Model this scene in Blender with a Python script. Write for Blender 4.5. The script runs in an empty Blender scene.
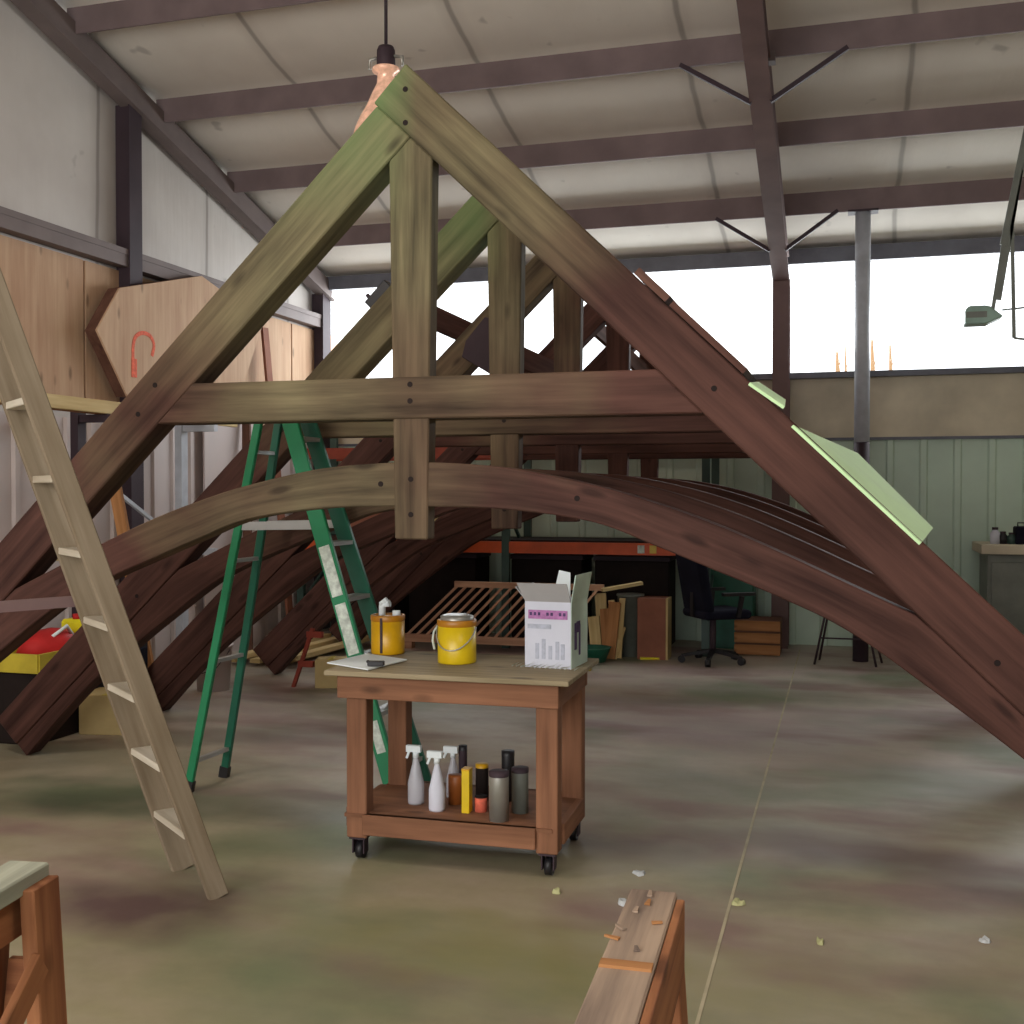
import bpy, math, random
from mathutils import Vector, Matrix, Euler
random.seed(7)
C = bpy.context.scene.collection
R = math.radians
# ------------------------------------------------------------------ camera
CAMH = 1.65
F = 1120.0
rot = Euler((R(90 - 1.075), 0, R(16.4)), 'XYZ')
cam_d = bpy.data.cameras.new('camera'); cam = bpy.data.objects.new('camera', cam_d); C.objects.link(cam)
cam.location = (0, 0, CAMH); cam.rotation_euler = rot
cam_d.sensor_width = 36; cam_d.lens = F / 1024 * 36; cam_d.clip_start = 0.05; cam_d.clip_end = 400
bpy.context.scene.camera = cam
RM = rot.to_matrix()
def ray(px, py): return RM @ Vector(((px - 512) / F, (512 - py) / F, -1))
def onY(px, py, Y):
    d = ray(px, py); return Vector((0, 0, CAMH)) + d * (Y / d.y)
def onX(px, py, X):
    d = ray(px, py); return Vector((0, 0, CAMH)) + d * (X / d.x)
def onZ(px, py, Z):
    d = ray(px, py); return Vector((0, 0, CAMH)) + d * ((Z - CAMH) / d.z)

# ------------------------------------------------------------------ materials
def new_mat(name, rough=0.7, metal=0.0):
    m = bpy.data.materials.new(name); m.use_nodes = True
    nt = m.node_tree; b = nt.nodes['Principled BSDF']
    b.inputs['Roughness'].default_value = rough; b.inputs['Metallic'].default_value = metal
    if rough > .5: b.inputs['Specular IOR Level'].default_value = .18
    return m, nt, b
def nd(nt, t, **kw):
    n = nt.nodes.new(t)
    for k, v in kw.items(): setattr(n, k, v)
    return n
def ramp(nt, fac, stops, interp='LINEAR'):
    r = nd(nt, 'ShaderNodeValToRGB'); cr = r.color_ramp; cr.interpolation = interp
    while len(cr.elements) < len(stops): cr.elements.new(0.5)
    for e, (p, c) in zip(cr.elements, stops):
        e.position = p; e.color = (c[0], c[1], c[2], 1) if not isinstance(c, (int, float)) else (c, c, c, 1)
    nt.links.new(fac, r.inputs[0]); return r.outputs[0]
def lin(c):   # sRGB 0-255 to linear
    return tuple(((v / 255) / 12.92 if v / 255 <= .04045 else ((v / 255 + .055) / 1.055) ** 2.4) for v in c)
def mixc(nt, fac, a, b, mode='MIX'):
    n = nd(nt, 'ShaderNodeMix', data_type='RGBA', blend_type=mode)
    L = nt.links
    if isinstance(fac, (int, float)): n.inputs[0].default_value = fac
    else: L.new(fac, n.inputs[0])
    for s, v in ((6, a), (7, b)):
        if isinstance(v, tuple): n.inputs[s].default_value = (*v, 1)
        else: L.new(v, n.inputs[s])
    return n.outputs[2]
def noise(nt, vec, scale, detail=4, rough=.55, mapscale=None):
    if mapscale:
        mp = nd(nt, 'ShaderNodeMapping'); mp.inputs['Scale'].default_value = mapscale
        nt.links.new(vec, mp.inputs[0]); vec = mp.outputs[0]
    n = nd(nt, 'ShaderNodeTexNoise'); n.inputs['Scale'].default_value = scale
    n.inputs['Detail'].default_value = detail; n.inputs['Roughness'].default_value = rough
    nt.links.new(vec, n.inputs['Vector']); return n.outputs[0]
def math_(nt, op, a, b=None, clamp=False):
    n = nd(nt, 'ShaderNodeMath', operation=op, use_clamp=clamp)
    for i, v in enumerate((a, b)):
        if v is None: continue
        if isinstance(v, (int, float)): n.inputs[i].default_value = v
        else: nt.links.new(v, n.inputs[i])
    return n.outputs[0]
def bump(nt, b, h, strength=.3, dist=.01):
    n = nd(nt, 'ShaderNodeBump'); n.inputs['Strength'].default_value = strength; n.inputs['Distance'].default_value = dist
    nt.links.new(h, n.inputs['Height']); nt.links.new(n.outputs[0], b.inputs['Normal'])

def wood(name, dark, light, green=None, rough=.75, knots=True):
    m, nt, b = new_mat(name, rough)
    at = nd(nt, 'ShaderNodeAttribute', attribute_name='grain').outputs['Vector']
    oi = nd(nt, 'ShaderNodeObjectInfo')
    add = nd(nt, 'ShaderNodeVectorMath', operation='ADD'); nt.links.new(at, add.inputs[0])
    sc = nd(nt, 'ShaderNodeVectorMath', operation='SCALE'); sc.inputs[0].default_value = (7, 3, 5)
    nt.links.new(oi.outputs['Random'], sc.inputs['Scale']); nt.links.new(sc.outputs[0], add.inputs[1])
    v = add.outputs[0]
    g1 = noise(nt, v, 1, 5, .6, (1.2, 22, 22))
    g2 = noise(nt, v, 1, 3, .5, (1.3, 4, 4))
    f = math_(nt, 'ADD', math_(nt, 'MULTIPLY', g1, .55), math_(nt, 'MULTIPLY', g2, .5))
    col = ramp(nt, f, [(.36, lin(dark)), (.68, lin(light))])
    if green:
        pos = nd(nt, 'ShaderNodeNewGeometry').outputs['Position']
        sp = nd(nt, 'ShaderNodeSeparateXYZ'); nt.links.new(pos, sp.inputs[0])
        dx = math_(nt, 'ABSOLUTE', math_(nt, 'ADD', sp.outputs[0], 2.25))
        gx = math_(nt, 'SUBTRACT', .72, math_(nt, 'MULTIPLY', dx, .62))
        gz = math_(nt, 'MULTIPLY', math_(nt, 'SUBTRACT', sp.outputs[2], 1.9), .45)
        gn = math_(nt, 'MULTIPLY', math_(nt, 'SUBTRACT', noise(nt, pos, 1.6, 3), .5), 1.4)
        gy = math_(nt, 'MULTIPLY', math_(nt, 'SUBTRACT', sp.outputs[1], 6.4), .55, clamp=True)
        gf = math_(nt, 'SUBTRACT', math_(nt, 'ADD', math_(nt, 'ADD', gx, gz), gn, clamp=True), gy, clamp=True)
        gcol = ramp(nt, f, [(.36, lin(green[0])), (.68, lin(green[1]))])
        col = mixc(nt, gf, col, gcol)
        # moss-green bloom near the head of the rafters
        gb = math_(nt, 'MULTIPLY', math_(nt, 'SUBTRACT', sp.outputs[2], 2.75), 1.6, clamp=True)
        gl2 = math_(nt, 'MULTIPLY', math_(nt, 'SUBTRACT', -1.72, sp.outputs[0]), 6., clamp=True)
        gb2 = math_(nt, 'MULTIPLY', math_(nt, 'MULTIPLY', gb, gl2), math_(nt, 'MULTIPLY', math_(nt, 'SUBTRACT', noise(nt, pos, 2.5, 2), gy), 1.5), clamp=True)
        col = mixc(nt, gb2, col, lin((98, 128, 78)))
    if knots:
        mp = nd(nt, 'ShaderNodeMapping'); mp.inputs['Scale'].default_value = (2.2, 6, 6); nt.links.new(v, mp.inputs[0])
        vo = nd(nt, 'ShaderNodeTexVoronoi'); vo.inputs['Scale'].default_value = 1; nt.links.new(mp.outputs[0], vo.inputs['Vector'])
        k = ramp(nt, vo.outputs['Distance'], [(.07, 1.), (.16, 0.)])
        col = mixc(nt, math_(nt, 'MULTIPLY', k, .6), col, lin(tuple(int(x * .55) for x in dark)))
    nt.links.new(col, b.inputs['Base Color'])
    bump(nt, b, g1, .35, .004)
    return m
def plain(name, c, rough=.6, metal=0., var=.18, scale=6, emit=None):
    m, nt, b = new_mat(name, rough, metal)
    tc = nd(nt, 'ShaderNodeTexCoord').outputs['Object']
    n = noise(nt, tc, scale, 4)
    lo = tuple(v * (1 - var) for v in lin(c)); hi = tuple(min(1, v * (1 + var)) for v in lin(c))
    nt.links.new(ramp(nt, n, [(.3, lo), (.7, hi)]), b.inputs['Base Color'])
    bump(nt, b, n, .08, .003)
    if emit:
        b.inputs['Emission Color'].default_value = (*lin(emit[0]), 1); b.inputs['Emission Strength'].default_value = emit[1]
    return m

M = {}
M['truss'] = wood('truss_wood', (46, 27, 23), (92, 62, 54), ((66, 60, 44), (132, 123, 92)))
M['truss_red'] = wood('truss_red_wood', (66, 44, 38), (112, 80, 68))
M['ladder_wood'] = wood('ladder_wood', (108, 92, 72), (150, 136, 116), knots=False)
M['tread_wood'] = wood('tread_wood', (170, 158, 138), (208, 200, 184), knots=False)
M['red_wood'] = wood('cart_wood', (98, 66, 48), (148, 104, 78))
M['top_wood'] = wood('cart_top_wood', (120, 108, 84), (164, 150, 122))
M['orange_wood'] = wood('sawhorse_wood', (108, 62, 42), (180, 124, 84))
M['grey_wood'] = wood('sawhorse_top', (78, 68, 66), (172, 150, 130))
M['pale_top'] = wood('pale_top', (120, 122, 108), (176, 178, 160))
M['pine'] = wood('pine', (186, 158, 104), (222, 200, 150), knots=False)
M['pine_dark'] = wood('pine_dark', (130, 88, 54), (182, 130, 84))
M['ply'] = wood('plywood', (180, 144, 116), (204, 172, 142))
M['ply_dark'] = wood('plywood_dark', (84, 56, 46), (112, 80, 66))
M['lattice'] = wood('lattice_wood', (160, 112, 88), (214, 172, 142), knots=False)
M['purlin'] = plain('purlin_steel', (118, 102, 102), .65, 0, .15, 3)
M['frame'] = plain('frame_steel', (116, 94, 92), .6, 0, .15, 3)
M['dark_steel'] = plain('dark_steel', (62, 50, 56), .6, 0, .15, 3)
M['rafter_steel'] = plain('gable_steel', (118, 106, 104), .6, 0, .12, 3)
M['pipe'] = plain('galvanised_pipe', (176, 180, 188), .45, 0., .12, 8)
M['black'] = plain('black_plastic', (24, 22, 26), .5)
M['navy'] = plain('dark_fabric', (20, 20, 34), .9)
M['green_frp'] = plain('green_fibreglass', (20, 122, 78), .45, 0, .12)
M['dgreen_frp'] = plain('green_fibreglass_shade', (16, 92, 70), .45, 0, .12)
M['alu'] = plain('aluminium', (170, 170, 168), .4, .5, .1)
M['sticker'] = plain('label_white', (200, 208, 198), .6, 0, .3, 30)
M['yellow'] = plain('yellow_can', (206, 156, 14), .35, 0, .12, 10)
M['yellow2'] = plain('yellow_can_bright', (214, 182, 20), .35, 0, .1, 10)
M['rust'] = plain('can_rim', (176, 116, 20), .4)
M['white'] = plain('white_card', (206, 208, 220), .7, 0, .06)
M['card_grey'] = plain('card_inner', (168, 166, 166), .8, 0, .08)
M['card_green'] = plain('card_side', (196, 214, 200), .8, 0, .15)
M['purple'] = plain('print_purple', (176, 120, 170), .7, 0, .25, 60)
M['print_dark'] = plain('print_dark', (84, 66, 104), .7, 0, .3, 40)
M['print_pale'] = plain('print_pale', (178, 182, 196), .7, 0, .15, 40)
M['paper'] = plain('paper', (222, 230, 232), .6, 0, .05)
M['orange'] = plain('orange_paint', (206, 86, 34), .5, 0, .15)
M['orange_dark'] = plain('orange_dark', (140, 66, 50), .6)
M['upright'] = plain('rack_green', (52, 76, 68), .5)
M['cardboard'] = plain('cardboard', (186, 164, 116), .8, 0, .1)
M['cardboard_red'] = plain('cardboard_red', (140, 92, 74), .8, 0, .12)
M['red'] = plain('red_plastic', (176, 40, 40), .6)
M['dull_red'] = plain('dull_red', (136, 62, 50), .7)
M['lemon'] = plain('yellow_plastic', (226, 214, 30), .45)
M['tray'] = plain('yellow_tray', (190, 170, 50), .5)
M['dark_box'] = plain('dark_box', (36, 28, 26), .8)
M['teal'] = plain('teal_plastic', (30, 96, 76), .5)
M['gy'] = plain('grey_green_metal', (112, 116, 108), .5)
M['silver'] = plain('tin', (160, 158, 150), .35, .5, .15)
M['foam'] = plain('pale_green_foam', (206, 240, 186), .8, 0, .06, 4)
M['opener'] = plain('opener_green', (136, 164, 150), .4)
M['amber'] = plain('amber_plastic', (150, 84, 36), .4)
M['spray'] = plain('spray_red', (226, 112, 88), .8, 0, .2, 40)
M['scrap'] = plain('scrap_paper', (190, 194, 196), .8)
M['scrap_y'] = plain('scrap_wood', (176, 176, 130), .8)
M['masonry'] = plain('stem_bark', (190, 150, 110), .9)

def translucent(name, c, a=.45):
    m, nt, b = new_mat(name, .25)
    b.inputs['Base Color'].default_value = (*lin(c), 1)
    b.inputs['Alpha'].default_value = a
    return m
M['clearplast'] = translucent('clear_plastic', (206, 206, 214), .6)
# glass pane
m, nt, b = new_mat('window_glass'); nt.nodes.remove(b)
tr = nd(nt, 'ShaderNodeBsdfTransparent'); gl = nd(nt, 'ShaderNodeBsdfGlossy'); gl.inputs['Roughness'].default_value = .1
mx = nd(nt, 'ShaderNodeMixShader'); mx.inputs[0].default_value = .05
nt.links.new(tr.outputs[0], mx.inputs[1]); nt.links.new(gl.outputs[0], mx.inputs[2])
nt.links.new(mx.outputs[0], nt.nodes['Material Output'].inputs[0]); M['glass'] = m
# concrete floor
m, nt, b = new_mat('concrete_floor', .55)
pos = nd(nt, 'ShaderNodeNewGeometry').outputs['Position']
n1 = noise(nt, pos, 1, 5, .6, (.45, .9, 1)); n2 = noise(nt, pos, 1, 3, .5, (.8, 1.6, 1)); n3 = noise(nt, pos, 14, 4, .6)
sp = nd(nt, 'ShaderNodeSeparateXYZ'); nt.links.new(pos, sp.inputs[0])
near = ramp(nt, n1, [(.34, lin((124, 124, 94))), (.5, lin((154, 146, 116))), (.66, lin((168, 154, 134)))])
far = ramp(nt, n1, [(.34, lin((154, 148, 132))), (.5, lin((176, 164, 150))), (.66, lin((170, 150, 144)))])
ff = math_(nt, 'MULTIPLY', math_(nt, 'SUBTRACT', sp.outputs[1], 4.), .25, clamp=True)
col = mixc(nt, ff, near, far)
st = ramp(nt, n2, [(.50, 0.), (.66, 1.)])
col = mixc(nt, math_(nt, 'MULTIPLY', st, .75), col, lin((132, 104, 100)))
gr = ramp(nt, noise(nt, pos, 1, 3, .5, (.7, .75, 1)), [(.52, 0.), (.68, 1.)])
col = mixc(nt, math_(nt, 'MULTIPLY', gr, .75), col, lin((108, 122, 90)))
col = mixc(nt, math_(nt, 'MULTIPLY', n3, .25), col, lin((70, 66, 54)))
def tint_patch(col, c_, sx_, sy_, colr, st_):  # mixes a soft, noisy-edged patch of another tint into the floor colour
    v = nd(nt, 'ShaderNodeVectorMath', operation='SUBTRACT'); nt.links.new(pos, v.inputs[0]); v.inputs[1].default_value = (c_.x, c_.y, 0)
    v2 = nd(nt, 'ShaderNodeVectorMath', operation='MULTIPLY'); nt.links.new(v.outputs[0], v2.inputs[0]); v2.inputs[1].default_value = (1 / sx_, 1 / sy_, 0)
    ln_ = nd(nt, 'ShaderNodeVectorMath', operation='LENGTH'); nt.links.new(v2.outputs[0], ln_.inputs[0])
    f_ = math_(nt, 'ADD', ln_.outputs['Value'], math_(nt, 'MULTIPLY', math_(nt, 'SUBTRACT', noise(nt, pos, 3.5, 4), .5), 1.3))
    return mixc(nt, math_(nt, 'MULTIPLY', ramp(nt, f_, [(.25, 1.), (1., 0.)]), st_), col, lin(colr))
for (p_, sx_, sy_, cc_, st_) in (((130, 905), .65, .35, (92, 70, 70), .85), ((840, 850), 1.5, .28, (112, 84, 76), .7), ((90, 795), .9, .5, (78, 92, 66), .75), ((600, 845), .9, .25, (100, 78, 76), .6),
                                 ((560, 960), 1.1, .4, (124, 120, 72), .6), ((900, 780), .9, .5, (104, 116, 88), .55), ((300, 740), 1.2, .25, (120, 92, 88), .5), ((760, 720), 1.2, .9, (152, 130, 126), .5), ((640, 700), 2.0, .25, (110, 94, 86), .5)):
    col = tint_patch(col, onZ(*p_, 0), sx_, sy_, cc_, st_)
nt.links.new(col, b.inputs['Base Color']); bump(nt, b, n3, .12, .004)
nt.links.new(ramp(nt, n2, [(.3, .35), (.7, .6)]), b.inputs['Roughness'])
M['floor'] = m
# insulation blanket with lengthwise seams
def insul(name, c0, c1, axis):
    m, nt, b = new_mat(name, .6)
    pos = nd(nt, 'ShaderNodeNewGeometry').outputs['Position']
    n = noise(nt, pos, .8, 4); n2 = noise(nt, pos, 1, 3, .5, (8, .8, 8) if axis == 0 else (.8, 8, 1.2))
    col = ramp(nt, n, [(.3, lin(c0)), (.7, lin(c1))])
    sp = nd(nt, 'ShaderNodeSeparateXYZ'); nt.links.new(pos, sp.inputs[0])
    wob = math_(nt, 'MULTIPLY', math_(nt, 'SUBTRACT', noise(nt, pos, 1.2, 2), .5), .08)
    fr = math_(nt, 'PINGPONG', math_(nt, 'ADD', math_(nt, 'ADD', sp.outputs[axis], 4.6 if axis == 0 else .3), wob), .85)
    ln = ramp(nt, fr, [(.012, 1.), (.03, 0.)])
    ln2 = ramp(nt, fr, [(.02, 1.), (.12, 0.)])
    col = mixc(nt, math_(nt, 'MULTIPLY', ln2, .15), col, lin((120, 110, 104)))
    col = mixc(nt, math_(nt, 'MULTIPLY', ln, .45), col, lin((84, 72, 66)))
    sm = ramp(nt, noise(nt, pos, 3.5, 2), [(.70, 0.), (.76, 1.)])
    col = mixc(nt, math_(nt, 'MULTIPLY', sm, .35), col, lin((100, 90, 84)))
    nt.links.new(col, b.inputs['Base Color']); bump(nt, b, n2, .25, .03)
    return m
M['insul'] = insul('ceiling_insulation', (214, 206, 196), (232, 226, 216), 0)
M['insul_wall'] = insul('wall_insulation', (190, 182, 176), (212, 206, 200), 1)
M['wall_green'] = plain('corrugated_green', (184, 204, 186), .5, 0, .12, 1.2)
M['wall_tan'] = plain('upper_band', (196, 186, 164), .7, 0, .22, 1.6)
M['wall_white'] = plain('corrugated_white', (196, 182, 178), .5, 0, .08, 1.2)
M['steel_flash'] = plain('sill_flashing', (92, 94, 104), .5)

# ------------------------------------------------------------------ mesh builder
class MB:
    def __init__(s): s.v = []; s.f = []; s.g = []; s.smooth = []
    def _add(s, vs, fs, gs, sm=False):
        o = len(s.v); s.v += [Vector(p) for p in vs]; s.g += [tuple(g) for g in gs]
        for f in fs: s.f.append(tuple(i + o for i in f)); s.smooth.append(sm)
    def box(s, c, d, rz=0, grain=0):
        m = Matrix.Rotation(rz, 3, 'Z'); c = Vector(c); vs = []; gs = []
        for x in (-1, 1):
            for y in (-1, 1):
                for z in (-1, 1):
                    l = Vector((x * d[0] / 2, y * d[1] / 2, z * d[2] / 2)); vs.append(c + m @ l)
                    q = [l.x, l.y, l.z]; q = q[grain:] + q[:grain]; gs.append(q)
        s._add(vs, [(0, 1, 3, 2), (4, 6, 7, 5), (0, 4, 5, 1), (2, 3, 7, 6), (0, 2, 6, 4), (1, 5, 7, 3)], gs); return s
    def bar(s, p0, p1, w, h, up=(0, 0, 1), w1=None, h1=None):
        """bar from p0 to p1; w across, h along 'up'"""
        p0 = Vector(p0); p1 = Vector(p1); d = (p1 - p0); L = d.length; d.normalize()
        up = Vector(up); a = d.cross(up); a.normalize(); u = a.cross(d); u.normalize()
        w1 = w1 or w; h1 = h1 or h; vs = []; gs = []
        for p, ww, hh, t in ((p0, w, h, 0), (p1, w1, h1, L)):
            for x in (-1, 1):
                for z in (-1, 1):
                    vs.append(p + a * x * ww / 2 + u * z * hh / 2); gs.append((t, x * ww / 2, z * hh / 2))
        s._add(vs, [(0, 2, 3, 1), (4, 5, 7, 6), (0, 1, 5, 4), (2, 6, 7, 3), (0, 4, 6, 2), (1, 3, 7, 5)], gs); return s
    def prism(s, poly, org, ax, ay, n, gd=None):
        """poly of 2D points in plane (ax, ay) at org, extruded by vector n"""
        org = Vector(org); ax = Vector(ax); ay = Vector(ay); n = Vector(n); N = len(poly); vs = []; gs = []
        gd = Vector(gd).normalized() if gd else Vector((1, 0)); gp = Vector((-gd.y, gd.x))
        for k in (0, 1):
            for p in poly:
                vs.append(org + ax * p[0] + ay * p[1] + n * k); q = Vector(p[:2]); gs.append((q.dot(gd), q.dot(gp), k * n.length))
        fs = [tuple(range(N))[::-1], tuple(range(N, 2 * N))] + [(i, (i + 1) % N, N + (i + 1) % N, N + i) for i in range(N)]
        s._add(vs, fs, gs); return s
    def tube(s, pts, r, n=10, cap=True):
        pts = [Vector(p) for p in pts]; rs = r if isinstance(r, (list, tuple)) else [r] * len(pts)
        vs = []; gs = []; L = 0; prev = None
        for i, p in enumerate(pts):
            t = (pts[min(i + 1, len(pts) - 1)] - pts[max(i - 1, 0)]).normalized()
            if prev is None:
                ref = Vector((0, 0, 1)) if abs(t.z) < .9 else Vector((1, 0, 0)); a = t.cross(ref).normalized()
            else: a = (prev - t * prev.dot(t)).normalized()
            prev = a; b2 = t.cross(a)
            if i: L += (p - pts[i - 1]).length
            for k in range(n):
                th = 2 * math.pi * k / n; vs.append(p + (a * math.cos(th) + b2 * math.sin(th)) * rs[i]); gs.append((L, th * .1, rs[i]))
        fs = []
        for i in range(len(pts) - 1):
            for k in range(n): fs.append((i * n + k, i * n + (k + 1) % n, (i + 1) * n + (k + 1) % n, (i + 1) * n + k))
        s._add(vs, fs, gs, True)
        if cap:
            o = len(s.v) - len(vs)
            s.f.append(tuple(o + k for k in range(n))[::-1]); s.smooth.append(False)
            e = o + (len(pts) - 1) * n; s.f.append(tuple(e + k for k in range(n))); s.smooth.append(False)
        return s
    def lathe(s, prof, c, n=28):
        c = Vector(c); vs = []; gs = []
        for (r, z) in prof:
            for k in range(n):
                th = 2 * math.pi * k / n; vs.append(c + Vector((r * math.cos(th), r * math.sin(th), z))); gs.append((z, th * .1, r))
        fs = []
        for i in range(len(prof) - 1):
            for k in range(n): fs.append((i * n + k, i * n + (k + 1) % n, (i + 1) * n + (k + 1) % n, (i + 1) * n + k))
        s._add(vs, fs, gs, True); return s
    def quadgrid(s, fn, nu, nv):
        vs = []; gs = []
        for i in range(nu + 1):
            for j in range(nv + 1):
                p = Vector(fn(i / nu, j / nv)); vs.append(p); gs.append(tuple(p))
        fs = [(i * (nv + 1) + j, (i + 1) * (nv + 1) + j, (i + 1) * (nv + 1) + j + 1, i * (nv + 1) + j + 1) for i in range(nu) for j in range(nv)]
        s._add(vs, fs, gs, True); return s
    def build(s, name, mat, parent=None, bevel=0, label=None, cat=None, group=None, kind=None, solid=0):
        if parent is None:
            xs = [p.x for p in s.v]; ys = [p.y for p in s.v]; zs = [p.z for p in s.v]
            org = Vector(((min(xs) + max(xs)) / 2, (min(ys) + max(ys)) / 2, min(zs)))
        else: org = ORG[parent.name]
        me = bpy.data.meshes.new(name)
        me.from_pydata([p - org for p in s.v], [], s.f); me.update()
        for p, sm in zip(me.polygons, s.smooth): p.use_smooth = sm
        a = me.attributes.new('grain', 'FLOAT_VECTOR', 'POINT')
        a.data.foreach_set('vector', [x for g in s.g for x in g])
        me.materials.append(mat if not isinstance(mat, str) else M[mat])
        o = bpy.data.objects.new(name, me); C.objects.link(o)
        if parent is None: o.location = org
        else: o.parent = parent
        ORG[o.name] = org
        if bevel:
            md = o.modifiers.new('bevel', 'BEVEL'); md.width = bevel; md.segments = 1; md.limit_method = 'ANGLE'; md.angle_limit = R(40)
        if solid:
            md = o.modifiers.new('solid', 'SOLIDIFY'); md.thickness = solid
        tag(o, label, cat, group, kind); return o
ORG = {}
def tag(o, label=None, cat=None, group=None, kind=None):
    if label: o['label'] = label
    if cat: o['category'] = cat
    if group: o['group'] = group
    if kind: o['kind'] = kind
    return o
def thing(name, loc, label, cat, group=None, kind=None):
    o = bpy.data.objects.new(name, None); o.empty_display_size = .1; C.objects.link(o); o.location = loc
    ORG[o.name] = Vector(loc); return tag(o, label, cat, group, kind)
def dup(root, loc, rz=None, label=None):
    r = root.copy(); C.objects.link(r); r.location = loc
    if rz is not None: r.rotation_euler = (0, 0, rz)
    if label: r['label'] = label
    def rec(a, b):
        for ch in list(a.children):
            c = ch.copy(); C.objects.link(c); c.parent = b; rec(ch, c)
    rec(root, r); return r

# ------------------------------------------------------------------ setting
D = 12.4; XL = -6.07; XR = 9.0; YB = -3.0
def zu(Y): return 7.355 - .265 * Y           # underside of the purlins
PUR = [11.35, 10.14, 8.92, 7.70, 6.48, 5.26, 4.04, 2.82, 1.6, .38, -.84, -2.06]
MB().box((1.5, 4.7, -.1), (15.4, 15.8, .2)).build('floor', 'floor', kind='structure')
# ceiling: insulation blanket sagging between the purlins
knots = [D + .15] + PUR + [YB - .2]
def ceil_z(Y):
    for a, b2 in zip(knots, knots[1:]):
        if b2 <= Y <= a:
            t = (a - Y) / (a - b2); return zu(Y) + .25 - .06 * math.sin(math.pi * t) ** .8
    return zu(Y) + .25
mb = MB()
Ys = []
for a, b2 in zip(knots, knots[1:]):
    Ys += [a + (b2 - a) * k / 8 for k in range(8)]
Ys.append(knots[-1])
mb.quadgrid(lambda u, v: (XL + (XR - XL) * v, Ys[round(u * (len(Ys) - 1))], ceil_z(Ys[round(u * (len(Ys) - 1))])), len(Ys) - 1, 60)
mb.build('ceiling', 'insul', kind='structure', solid=.04)
# back wall: corrugated lower sheet, tan band, sill
def corrug(mb, p0, p1, z0, z1, nrm, pitch=.33, rib=.045, dep=.025):
    p0 = Vector(p0); p1 = Vector(p1); d = (p1 - p0); L = d.length; d.normalize(); n = Vector(nrm); pts = []; x = 0
    while x < L - pitch:
        pts += [(x, 0), (x + pitch - 2 * rib, 0), (x + pitch - 1.6 * rib, dep), (x + pitch - .4 * rib, dep), (x + pitch, 0)]
        x += pitch
    pts.append((L, 0))
    N = len(pts); vs = []; 
    for z in (z0, z1):
        for (t, q) in pts: vs.append(p0 + d * t + n * q + Vector((0, 0, z)))
    mb._add(vs, [(i, i + 1, N + i + 1, N + i) for i in range(N - 1)], [tuple(v) for v in vs]); return mb
wb = MB().box(((XL + XR) / 2, D + .09, 1.4), (XR - XL, .1, 2.8)).build('wall_back', 'wall_tan', kind='structure')
corrug(MB(), (XL, D, 0), (XR, D, 0), 0, 2.2, (0, -1, 0)).build('corrugated_sheet', 'wall_green', wb)
MB().box(((XL + XR) / 2, D + .01, 2.54), (XR - XL, .06, .66)).build('upper_band', 'wall_tan', wb)
MB().box(((XL + XR) / 2, D - .02, 2.875), (XR - XL, .2, .06)).box(((XL + XR) / 2, D - .01, 2.2), (XR - XL, .06, .03)).build('sill', 'steel_flash', wb)
# clerestory window strip
wn = thing('window_1', (1.5, D + .05, 2.9), None, None, kind='structure')
MB().box(((XL + XR) / 2, D + .08, 3.5), (XR - XL, .01, 1.2)).build('pane', 'glass', wn)
# eave strut and purlins
MB().box(((XL + XR) / 2, D - .03, zu(D) + .07), (XR - XL, .14, .16)).build('trim_1', 'steel_flash', kind='structure')
MB().box(((XL + XR) / 2, D + .09, zu(D) + .19), (XR - XL, .02, .28)).build('trim_5', 'insul', kind='structure')
for i, y in enumerate(PUR):
    z = zu(y)
    mb = MB()
    x0, x1 = XL + .08, XR
    mb.box(((x0 + x1) / 2, y, z + .12), (x1 - x0, .02, .24)).box(((x0 + x1) / 2, y + .035, z + .235), (x1 - x0, .07, .012))
    mb.build('roof_purlin', 'purlin', kind='structure')
# left gable wall
prof = [(YB, 0), (D + .1, 0), (D + .1, zu(D) + .15), (YB, zu(YB) + .15)]
wl = MB().prism([(y, z) for y, z in prof], (XL - .12, 0, 0), (0, 1, 0), (0, 0, 1), (.1, 0, 0)).build('wall_left', 'insul_wall', kind='structure')
corrug(MB(), (XL, YB, 0), (XL, D, 0), 0, 2.25, (1, 0, 0), .3).build('corrugated_sheet', 'wall_white', wl)
mb = MB(); y = YB
while y < D:
    mb.box((XL + .0, min(y + .6, D - .02), 2.95), (.03, 1.19, 1.24), grain=2); y += 1.22
mb.build('plywood_lining', 'ply', wl)
mb = MB().box((XL + .06, (YB + D) / 2, 3.66), (.12, D - YB, .13)).box((XL + .12, (YB + D) / 2, 3.72), (.014, D - YB, .05))
mb.build('trim_2', 'rafter_steel', kind='structure')
MB().bar((XL + .1, YB, zu(YB) - .02), (XL + .1, D, zu(D) - .02), .12, .22).bar((XL + .17, YB, zu(YB) - .12), (XL + .17, D, zu(D) - .12), .04, .025).build('trim_3', 'rafter_steel', kind='structure')
for y, w in ((8.5, .13), (D - .12, .16), (4.2, .19), (0, .19)):
    MB().box((XL + .06, y, zu(y) / 2 - .05), (.14, w, zu(y) - .1)).box((XL + .14, y, zu(y) / 2 - .05), (.012, w + .05, zu(y) - .1)).build('gable_post', 'dark_steel', kind='structure')
# right wall, far out of frame, added to control the light
wr = MB().prism([(y, z) for y, z in prof], (XR, 0, 0), (0, 1, 0), (0, 0, 1), (.1, 0, 0)).build('wall_right', 'wall_tan', kind='structure')
wf = MB().box((-5.9, YB - .05, 4.2), (.6, .1, 8.4)).box((5.5, YB - .05, 4.2), (7.4, .1, 8.4)).box((-1.9, YB - .05, 6.4), (7.4, .1, 4.0)).build('wall_front', 'wall_white', kind='structure')  # unseen wall, added to cut stray daylight, door gap set to the left
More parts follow.
